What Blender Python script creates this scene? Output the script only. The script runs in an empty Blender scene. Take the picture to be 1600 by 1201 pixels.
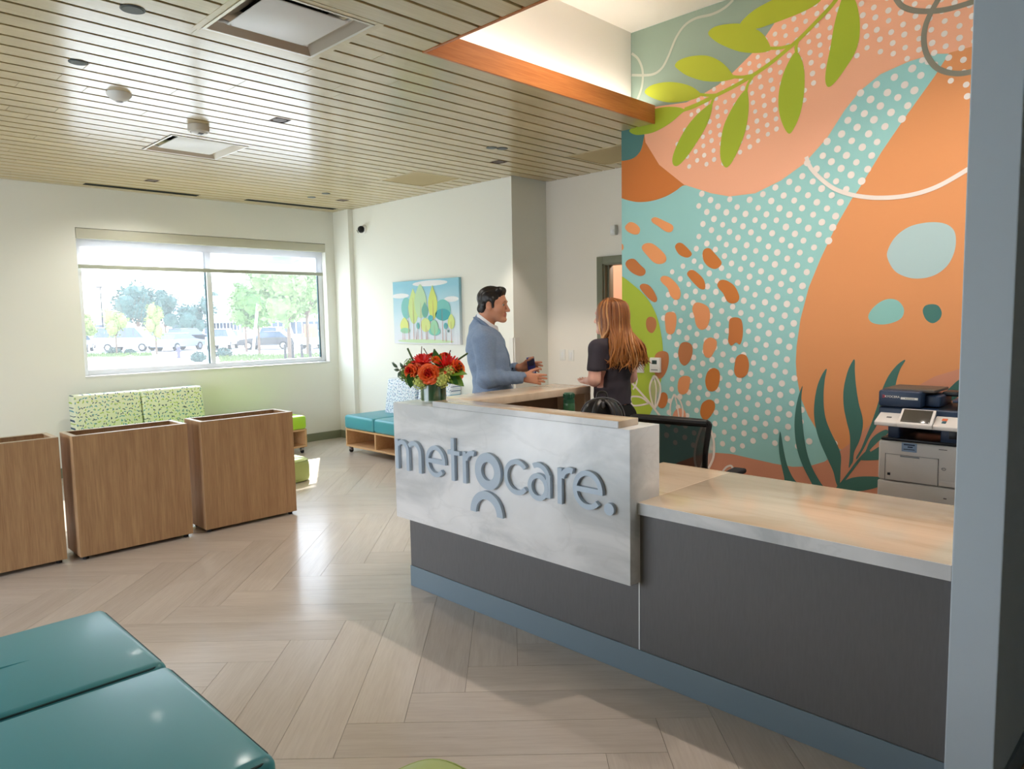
import bpy, bmesh, math, random
import numpy as np
from mathutils import Vector, Matrix, Euler
from mathutils.geometry import tessellate_polygon
random.seed(7)
PI = math.pi
SC = bpy.context.scene
COL = SC.collection
R = math.radians
# ------------------------------------------------------------------ camera
_yaw, _pitch, _roll = R(45.05), R(-5.25), R(-1.013)
_f = Vector((math.sin(_yaw)*math.cos(_pitch), math.cos(_yaw)*math.cos(_pitch), math.sin(_pitch)))
_r = Vector((math.cos(_yaw), -math.sin(_yaw), 0)); _u = _r.cross(_f)
_r2 = _r*math.cos(_roll)+_u*math.sin(_roll); _u2 = -_r*math.sin(_roll)+_u*math.cos(_roll)
cam = bpy.data.cameras.new('camera'); camo = bpy.data.objects.new('camera', cam); COL.objects.link(camo)
cam.sensor_width = 36.0; cam.sensor_fit = 'HORIZONTAL'; cam.lens = 1135.2/1600*36; cam.clip_start = .05; cam.clip_end = 600
camo.matrix_world = Matrix(((_r2.x, _u2.x, -_f.x, 0), (_r2.y, _u2.y, -_f.y, 0), (_r2.z, _u2.z, -_f.z, 1.6), (0, 0, 0, 1)))
SC.camera = camo
# ------------------------------------------------------------------ colour management, sky, sun, daylight
SC.view_settings.view_transform = 'Standard'; SC.view_settings.look = 'None'
SC.view_settings.exposure = 0.22; SC.view_settings.gamma = 1.0; SC.view_settings.use_curve_mapping = False
SKY, SUN = 5.2, 10.5
wd = bpy.data.worlds.new('sky'); SC.world = wd; wd.use_nodes = True
nt = wd.node_tree; nt.nodes.clear()
wo = nt.nodes.new('ShaderNodeOutputWorld'); bg = nt.nodes.new('ShaderNodeBackground')
tc = nt.nodes.new('ShaderNodeTexCoord'); sx = nt.nodes.new('ShaderNodeSeparateXYZ'); rp = nt.nodes.new('ShaderNodeValToRGB')
nt.links.new(tc.outputs['Generated'], sx.inputs[0]); nt.links.new(sx.outputs['Z'], rp.inputs[0])
rp.color_ramp.elements[0].position = 0.0; rp.color_ramp.elements[0].color = (.92, .96, 1, 1)
rp.color_ramp.elements[1].position = .7; rp.color_ramp.elements[1].color = (.56, .75, 1, 1)
nt.links.new(rp.outputs[0], bg.inputs[0]); bg.inputs[1].default_value = SKY; nt.links.new(bg.outputs[0], wo.inputs[0])
def lamp(name, kind, loc, power, col=(1, 1, 1), rot=None, target=None, **kw):
    l = bpy.data.lights.new(name, kind); l.energy = power; l.color = col
    for k, v in kw.items(): setattr(l, k, v)
    o = bpy.data.objects.new(name, l); COL.objects.link(o); o.location = loc
    if target is not None: o.rotation_euler = (Vector(target)-Vector(loc)).to_track_quat('-Z', 'Y').to_euler()
    elif rot: o.rotation_euler = rot
    return o
_sd = Vector((-.53, -.85, -.80)).normalized()
lamp('sun', 'SUN', (12, 18, 16), SUN, (1, .95, .86), target=Vector((12, 18, 16))+_sd, angle=R(.6))
WARM = (1, .88, .78)
NEUT = (1, .97, .90)
# daylight through the window in view and the glazed entrance side (sky portals)
lamp('window_portal', 'AREA', (3.74, 8.95, 1.84), 1, rot=(R(90), 0, R(180)), shape='RECTANGLE', size=2.95, size_y=1.56).data.cycles.is_portal = True
lamp('entrance_portal', 'AREA', (-2.75, 5.15, 1.45), 1, rot=(R(90), 0, R(-90)), shape='RECTANGLE', size=5.0, size_y=2.8).data.cycles.is_portal = True
# ceiling spots of the reception (warm white)
DOWN = [(3.57, 1.33, 3.765, 76), (3.57, 2.75, 3.765, 44), (3.57, 0.75, 3.765, 38)]
for x, y, z, p in DOWN:
    lamp('spot_light', 'SPOT', (x, y, z-.02), p, WARM, rot=(0, 0, 0), spot_size=R(122), spot_blend=.7, shadow_soft_size=.03)
for x, y, z, p in [(4.856, 4.973, 3.04, 60)]:
    lamp('spot_light', 'SPOT', (x, y, z), p, WARM, rot=(0, 0, 0), spot_size=R(82), spot_blend=.35, shadow_soft_size=.03)
for x, y, p in [(2.666, 4.988, 45), (2.778, 7.89, 60)]:  # added fill lamps at unlit downlights, to brighten the window end
    lamp('spot_light', 'SPOT', (x, y, 3.03), p, NEUT, rot=(0, 0, 0), spot_size=R(150), spot_blend=.8, shadow_soft_size=.05)
lamp('office_light', 'POINT', (7.2, 4.2, 2.6), 60, (1, .74, .58), shadow_soft_size=.15)
# ------------------------------------------------------------------ helpers: scene objects
def lin(c):
    return tuple((v/255/12.92 if v/255 <= .04045 else ((v/255+.055)/1.055)**2.4) for v in c[:3])+(1.0,)
def tag(o, label=None, cat=None, group=None, kind=None):
    if label: o['label'] = label
    if cat: o['category'] = cat
    if group: o['group'] = group
    if kind: o['kind'] = kind
    return o
def thing(name, label, cat, loc=(0, 0, 0), rz=0, group=None, kind=None):
    o = bpy.data.objects.new(name, None); COL.objects.link(o); o.location = loc; o.rotation_euler = (0, 0, rz)
    o.empty_display_size = .1
    return tag(o, label, cat, group, kind)
def mobj(name, me, parent=None, world=False):
    o = bpy.data.objects.new(name, me); COL.objects.link(o)
    if parent is not None:
        o.parent = parent
        if world:
            m = Matrix.Identity(4); p = parent
            while p is not None:
                m = (Matrix.Translation(p.location) @ p.rotation_euler.to_matrix().to_4x4()) @ m if p.parent is None else p.matrix_parent_inverse @ m
                p = p.parent
            o.matrix_parent_inverse = m.inverted()
    return o
def dup(root, loc, rz=None, label=None, group=None, mats=None):
    r = root.copy(); COL.objects.link(r); r.location = loc
    if rz is not None: r.rotation_euler = (0, 0, rz)
    if label: r['label'] = label
    if group: r['group'] = group
    for ch in list(root.children):
        c = ch.copy(); COL.objects.link(c); c.parent = r
        if mats and c.data and c.data.materials and c.data.materials[0].name in mats:
            c.data = c.data.copy(); c.data.materials[0] = mats[c.data.materials[0].name]
        for g in list(ch.children):
            d = g.copy(); COL.objects.link(d); d.parent = c
    return r
class MB:
    def __init__(s): s.bm = bmesh.new(); s.mi = 0
    def _fin(s, faces, M=None, verts=None):
        for f in faces: f.material_index = s.mi
    def box(s, lo, hi, bev=0, seg=2, M=None):
        lo = Vector(lo); hi = Vector(hi); b2 = bmesh.new()
        bmesh.ops.create_cube(b2, size=1, matrix=Matrix.Translation((lo+hi)/2) @ Matrix.Diagonal((*(hi-lo), 1)))
        if bev: bmesh.ops.bevel(b2, geom=b2.edges[:], offset=bev, segments=seg, profile=.5, affect='EDGES')
        return s.merge(b2, M)
    def merge(s, b2, M=None):
        vm = {}
        for v in b2.verts: vm[v] = s.bm.verts.new(M @ v.co if M else v.co)
        for f in b2.faces:
            try: nf = s.bm.faces.new([vm[v] for v in f.verts]); nf.material_index = s.mi; nf.smooth = True
            except ValueError: pass
        b2.free(); return s
    def pf(s, vs, fs, M=None):
        vv = [s.bm.verts.new(M @ Vector(v) if M else v) for v in vs]
        for f in fs:
            try: nf = s.bm.faces.new([vv[i] for i in f]); nf.material_index = s.mi; nf.smooth = True
            except ValueError: pass
        return s
    def tube(s, pts, r, seg=8, cap=True, M=None, flat=1.0):
        pts = [Vector(p) for p in pts]; n = len(pts); rs = r if isinstance(r, (list, tuple)) else [r]*n
        vs, fs = [], []; up = None
        for i, p in enumerate(pts):
            t = (pts[min(i+1, n-1)]-pts[max(i-1, 0)]).normalized()
            if up is None:
                up = Vector((0, 0, 1)) if abs(t.z) < .9 else Vector((1, 0, 0))
            a = t.cross(up).normalized(); b = a.cross(t).normalized(); up = b
            for k in range(seg):
                w = 2*PI*k/seg; vs.append(p+a*rs[i]*math.cos(w)+b*rs[i]*flat*math.sin(w))
        for i in range(n-1):
            for k in range(seg):
                k2 = (k+1) % seg; fs.append((i*seg+k, i*seg+k2, (i+1)*seg+k2, (i+1)*seg+k))
        if cap: fs.append(tuple(range(seg-1, -1, -1))); fs.append(tuple((n-1)*seg+k for k in range(seg)))
        return s.pf(vs, fs, M)
    def cyl(s, a, b, r, r2=None, seg=20, M=None): return s.tube([a, b], [r, r if r2 is None else r2], seg, True, M)
    def lathe(s, prof, seg=28, loc=(0, 0, 0), M=None):
        vs, fs = [], []; n = len(prof)
        for r, z in prof:
            for k in range(seg): w = 2*PI*k/seg; vs.append((loc[0]+r*math.cos(w), loc[1]+r*math.sin(w), loc[2]+z))
        for i in range(n-1):
            for k in range(seg): k2 = (k+1) % seg; fs.append((i*seg+k, i*seg+k2, (i+1)*seg+k2, (i+1)*seg+k))
        if prof[0][0] > 1e-6: fs.append(tuple(range(seg-1, -1, -1)))
        if prof[-1][0] > 1e-6: fs.append(tuple((n-1)*seg+k for k in range(seg)))
        return s.pf(vs, fs, M)
    def ell(s, c, r, seg=16, rings=10, M=None):
        b2 = bmesh.new(); bmesh.ops.create_uvsphere(b2, u_segments=seg, v_segments=rings, radius=1, matrix=Matrix.Translation(c) @ Matrix.Diagonal((*(r if hasattr(r, '__len__') else (r, r, r)), 1)))
        return s.merge(b2, M)
    def prism(s, poly, fn, t0, t1, M=None):
        # poly: 2-D outline; fn(u, v, t) -> xyz
        n = len(poly); vs = [fn(u, v, t0) for u, v in poly]+[fn(u, v, t1) for u, v in poly]
        fs = [tuple(range(n)), tuple(range(2*n-1, n-1, -1))]+[(i, i+n, (i+1) % n+n, (i+1) % n) for i in range(n)]
        return s.pf(vs, fs, M)
    def build(s, name, mats, parent=None, world=False, smooth=35, loc=None, rz=None, sub=0):
        bm = s.bm; bmesh.ops.remove_doubles(bm, verts=bm.verts[:], dist=1e-6)
        bmesh.ops.recalc_face_normals(bm, faces=bm.faces[:])
        me = bpy.data.meshes.new(name); bm.to_mesh(me); bm.free()
        for m in (mats if isinstance(mats, (list, tuple)) else [mats]): me.materials.append(m)
        if smooth: 
            for p in me.polygons: p.use_smooth = True
            me.set_sharp_from_angle(angle=R(smooth))
        else:
            for p in me.polygons: p.use_smooth = False
        o = mobj(name, me, parent, world)
        if loc: o.location = loc
        if rz: o.rotation_euler = (0, 0, rz)
        if sub: md = o.modifiers.new('s', 'SUBSURF'); md.levels = sub; md.render_levels = sub
        return o
def rbox(lo, hi, bev=.003, seg=2): return MB().box(lo, hi, bev, seg)
def crom(pts, n=6, closed=True):
    pts = [Vector(p) for p in pts]; N = len(pts); out = []
    for i in range(N if closed else N-1):
        if closed: a, b, c, d = pts[i-1], pts[i], pts[(i+1) % N], pts[(i+2) % N]
        else: a, b, c, d = pts[max(i-1, 0)], pts[i], pts[i+1], pts[min(i+2, N-1)]
        for k in range(n):
            t = k/n; out.append(.5*((2*b)+(-a+c)*t+(2*a-5*b+4*c-d)*t*t+(-a+3*b-3*c+d)*t**3))
    if not closed: out.append(pts[-1])
    return out
# ------------------------------------------------------------------ helpers: materials
MAT = {}
def mat(name, col, rough=.5, metal=0.0, spec=.5, coat=0, coatr=.1, var=0, vscale=6, bump=0, bscale=60, trans=0, ior=1.45, alpha=1, emit=None, estr=0, sheen=0, stretch=(1, 1, 1), sub=0):
    m = bpy.data.materials.new(name); m.use_nodes = True; nt = m.node_tree; b = nt.nodes['Principled BSDF']; I = b.inputs
    c = lin(col); I['Base Color'].default_value = c; I['Roughness'].default_value = rough; I['Metallic'].default_value = metal
    I['Specular IOR Level'].default_value = spec; I['Coat Weight'].default_value = coat; I['Coat Roughness'].default_value = coatr
    I['Transmission Weight'].default_value = trans; I['IOR'].default_value = ior; I['Alpha'].default_value = alpha; I['Sheen Weight'].default_value = sheen
    if emit: I['Emission Color'].default_value = lin(emit); I['Emission Strength'].default_value = estr
    if sub: I['Subsurface Weight'].default_value = sub; I['Subsurface Radius'].default_value = (.01, .004, .002)
    if var or bump:
        tc = nt.nodes.new('ShaderNodeTexCoord'); mp = nt.nodes.new('ShaderNodeMapping'); mp.inputs['Scale'].default_value = stretch
        nt.links.new(tc.outputs['Object'], mp.inputs[0])
    if var:
        n = nt.nodes.new('ShaderNodeTexNoise'); n.inputs['Scale'].default_value = vscale; n.inputs['Detail'].default_value = 5; nt.links.new(mp.outputs[0], n.inputs[0])
        r = nt.nodes.new('ShaderNodeValToRGB'); e = r.color_ramp.elements; e[0].position = .25; e[1].position = .75
        e[0].color = tuple(v*(1-var) for v in c[:3])+(1,); e[1].color = tuple(min(1, v*(1+var)) for v in c[:3])+(1,)
        nt.links.new(n.outputs[0], r.inputs[0]); nt.links.new(r.outputs[0], I['Base Color'])
    if bump:
        n = nt.nodes.new('ShaderNodeTexNoise'); n.inputs['Scale'].default_value = bscale; n.inputs['Detail'].default_value = 3; nt.links.new(mp.outputs[0], n.inputs[0])
        bu = nt.nodes.new('ShaderNodeBump'); bu.inputs['Strength'].default_value = bump; bu.inputs['Distance'].default_value = .002
        nt.links.new(n.outputs[0], bu.inputs['Height']); nt.links.new(bu.outputs[0], I['Normal'])
    MAT[name] = m; return m
def wood(name, c1, c2, axis=0, scale=1.0, rough=.35, coat=0.0, rand=.12, along=.06, bump=.15, spec=.5, rot=0, fine=1.0, dark=None):
    m = bpy.data.materials.new(name); m.use_nodes = True; nt = m.node_tree; L = nt.links.new; b = nt.nodes['Principled BSDF']; I = b.inputs
    I['Roughness'].default_value = rough; I['Coat Weight'].default_value = coat; I['Coat Roughness'].default_value = .14; I['Specular IOR Level'].default_value = spec
    tc = nt.nodes.new('ShaderNodeTexCoord'); oi = nt.nodes.new('ShaderNodeObjectInfo')
    vm = nt.nodes.new('ShaderNodeVectorMath'); vm.operation = 'MULTIPLY_ADD'; vm.inputs[1].default_value = (1, 1, 1)
    cmb = nt.nodes.new('ShaderNodeMath'); cmb.operation = 'MULTIPLY'; cmb.inputs[1].default_value = 37.0; L(oi.outputs['Random'], cmb.inputs[0])
    L(tc.outputs['Object'], vm.inputs[0]); L(cmb.outputs[0], vm.inputs[2])
    mp0 = nt.nodes.new('ShaderNodeMapping'); mp0.inputs['Rotation'].default_value = (0, 0, rot); L(tc.outputs['Object'], mp0.inputs[0]); L(mp0.outputs[0], vm.inputs[0])
    mp = nt.nodes.new('ShaderNodeMapping'); s = [scale]*3; s[axis] = scale*along; mp.inputs['Scale'].default_value = s; L(vm.outputs[0], mp.inputs[0])
    n1 = nt.nodes.new('ShaderNodeTexNoise'); n1.inputs['Scale'].default_value = 16; n1.inputs['Detail'].default_value = 4; n1.inputs['Distortion'].default_value = .6; L(mp.outputs[0], n1.inputs[0])
    n2 = nt.nodes.new('ShaderNodeTexNoise'); n2.inputs['Scale'].default_value = 110*fine; n2.inputs['Detail'].default_value = 3; L(mp.outputs[0], n2.inputs[0])
    ad = nt.nodes.new('ShaderNodeMix'); ad.data_type = 'FLOAT'; ad.inputs[0].default_value = .45; L(n1.outputs[0], ad.inputs[2]); L(n2.outputs[0], ad.inputs[3])
    rp = nt.nodes.new('ShaderNodeValToRGB'); e = rp.color_ramp.elements; e[0].position = .32; e[1].position = .68; e[0].color = lin(c1); e[1].color = lin(c2); L(ad.outputs[0], rp.inputs[0])
    if dark:
        x = rp.color_ramp.elements.new(.27); x.color = lin(dark); rp.color_ramp.elements[1].position = .36
    hv = nt.nodes.new('ShaderNodeHueSaturation'); L(rp.outputs[0], hv.inputs['Color'])
    mr = nt.nodes.new('ShaderNodeMapRange'); mr.inputs[3].default_value = 1-rand; mr.inputs[4].default_value = 1+rand; L(oi.outputs['Random'], mr.inputs[0]); L(mr.outputs[0], hv.inputs['Value'])
    L(hv.outputs[0], I['Base Color'])
    bu = nt.nodes.new('ShaderNodeBump'); bu.inputs['Strength'].default_value = bump; bu.inputs['Distance'].default_value = .001; L(ad.outputs[0], bu.inputs['Height']); L(bu.outputs[0], I['Normal'])
    MAT[name] = m; return m
def marble(name, base, vein, vein2, stretch, rough=.22, scale=1.0, dist=3.0):
    m = bpy.data.materials.new(name); m.use_nodes = True; nt = m.node_tree; L = nt.links.new; b = nt.nodes['Principled BSDF']; I = b.inputs
    I['Roughness'].default_value = rough; I['Coat Weight'].default_value = .15
    tc = nt.nodes.new('ShaderNodeTexCoord'); mp = nt.nodes.new('ShaderNodeMapping'); mp.inputs['Scale'].default_value = stretch; mp.inputs['Rotation'].default_value = (.5, .15, .2); L(tc.outputs['Object'], mp.inputs[0])
    n0 = nt.nodes.new('ShaderNodeTexNoise'); n0.inputs['Scale'].default_value = 1.6*scale; n0.inputs['Detail'].default_value = 6; n0.inputs['Distortion'].default_value = dist; L(mp.outputs[0], n0.inputs[0])
    n1 = nt.nodes.new('ShaderNodeTexNoise'); n1.inputs['Scale'].default_value = 3.1*scale; n1.inputs['Detail'].default_value = 7; n1.inputs['Distortion'].default_value = dist*.7; L(mp.outputs[0], n1.inputs[0])
    r0 = nt.nodes.new('ShaderNodeValToRGB'); e = r0.color_ramp.elements; e[0].position = .36; e[0].color = lin(vein); e[1].position = .52; e[1].color = lin(base); L(n0.outputs[0], r0.inputs[0])
    x = e.new(.7); x.color = lin([min(255, v*1.04) for v in base])
    r1 = nt.nodes.new('ShaderNodeValToRGB'); e = r1.color_ramp.elements; e[0].position = .47; e[0].color = (0, 0, 0, 1); e[1].position = .53; e[1].color = (0, 0, 0, 1); x = e.new(.5); x.color = (.13, .13, .13, 1); L(n1.outputs[0], r1.inputs[0])
    mx = nt.nodes.new('ShaderNodeMix'); mx.data_type = 'RGBA'; L(r1.outputs[0], mx.inputs[0]); L(r0.outputs[0], mx.inputs[6]); mx.inputs[7].default_value = lin(vein2); L(mx.outputs[2], I['Base Color'])
    MAT[name] = m; return m
def seethrough(name, col, opacity, rough=.8, translucent=.5):
    m = bpy.data.materials.new(name); m.use_nodes = True; nt = m.node_tree; nt.nodes.clear(); L = nt.links.new
    o = nt.nodes.new('ShaderNodeOutputMaterial'); t = nt.nodes.new('ShaderNodeBsdfTransparent'); d = nt.nodes.new('ShaderNodeBsdfDiffuse'); s = nt.nodes.new('ShaderNodeBsdfTranslucent')
    d.inputs[0].default_value = lin(col); s.inputs[0].default_value = lin(col)
    a = nt.nodes.new('ShaderNodeMixShader'); a.inputs[0].default_value = translucent; L(d.outputs[0], a.inputs[1]); L(s.outputs[0], a.inputs[2])
    b = nt.nodes.new('ShaderNodeMixShader'); b.inputs[0].default_value = opacity; L(t.outputs[0], b.inputs[1]); L(a.outputs[0], b.inputs[2]); L(b.outputs[0], o.inputs[0])
    MAT[name] = m; return m
def pane_glass(name, veil, vcol=(235, 240, 245), gloss=.06):
    m = bpy.data.materials.new(name); m.use_nodes = True; nt = m.node_tree; nt.nodes.clear(); L = nt.links.new
    o = nt.nodes.new('ShaderNodeOutputMaterial'); t = nt.nodes.new('ShaderNodeBsdfTransparent'); g = nt.nodes.new('ShaderNodeBsdfGlossy'); s = nt.nodes.new('ShaderNodeBsdfTranslucent')
    g.inputs['Roughness'].default_value = .02; s.inputs[0].default_value = lin(vcol)
    a = nt.nodes.new('ShaderNodeMixShader'); a.inputs[0].default_value = veil; L(t.outputs[0], a.inputs[1]); L(s.outputs[0], a.inputs[2])
    b = nt.nodes.new('ShaderNodeMixShader'); b.inputs[0].default_value = gloss; L(a.outputs[0], b.inputs[1]); L(g.outputs[0], b.inputs[2]); L(b.outputs[0], o.inputs[0])
    MAT[name] = m; return m
def glow(name, col, s):
    m = bpy.data.materials.new(name); m.use_nodes = True; nt = m.node_tree; nt.nodes.clear(); o = nt.nodes.new('ShaderNodeOutputMaterial'); e = nt.nodes.new('ShaderNodeEmission')
    e.inputs[0].default_value = lin(col); e.inputs[1].default_value = s; nt.links.new(e.outputs[0], o.inputs[0]); MAT[name] = m; return m
mat('wall_cream', (241, 241, 232), .75, bump=.05, bscale=300)
mat('wall_white', (240, 234, 222), .8)
mat('wall_grey', (206, 220, 232), .6, bump=.05, bscale=300)
mat('soft_black', (22, 22, 24), .6); mat('gap_dark', (30, 20, 11), .9)
mat('base_olive', (128, 132, 108), .5); mat('cove_base', (128, 146, 158), .42)
mat('white_plastic', (235, 233, 226), .35); mat('white_metal', (236, 236, 234), .4)
mat('alu', (205, 208, 210), .35, metal=.6); mat('alu_white', (228, 230, 232), .35); mat('chrome', (200, 200, 205), .15, metal=1)
mat('gasket', (20, 70, 75), .4); mat('dark_metal', (45, 46, 48), .4, metal=.7)
wood('ceiling_wood', (182, 160, 112), (202, 183, 136), 0, 1, .32, .62, .06, .05, .03)
wood('honey_wood', (178, 102, 50), (206, 132, 74), 0, 1, .4, .1, .03, .06, .1)
wood('planter_wood', (168, 126, 88), (206, 166, 122), 2, 1.2, .5, 0, .04, .05, .15)
wood('maple', (206, 160, 112), (226, 186, 140), 0, 1, .45, 0, .04, .06, .1)
wood('floor_v', (198, 184, 171), (214, 202, 190), 0, 1, .30, .35, .05, .07, .05, rot=R(-45), dark=(168, 150, 134))
wood('floor_h', (198, 184, 171), (214, 202, 190), 0, 1, .30, .35, .05, .07, .05, rot=R(45), dark=(168, 150, 134))
mat('floor_joint', (130, 112, 92), .6)
marble('marble_front', (243, 243, 244), (209, 212, 214), (196, 196, 194), (1, .8, 1.7), .25, .9, 1.3)
marble('marble_top', (226, 206, 182), (206, 180, 150), (200, 174, 142), (3.2, .45, 1), .16, 1.0, 1.0)
mat('laminate_grey', (110, 109, 110), .5, var=.06, vscale=120, bump=.1, bscale=250, stretch=(1, 1, .15))
mat('niche_brown', (138, 112, 86), .5)
mat('letter_grey', (190, 205, 220), .35, metal=.1)
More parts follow.
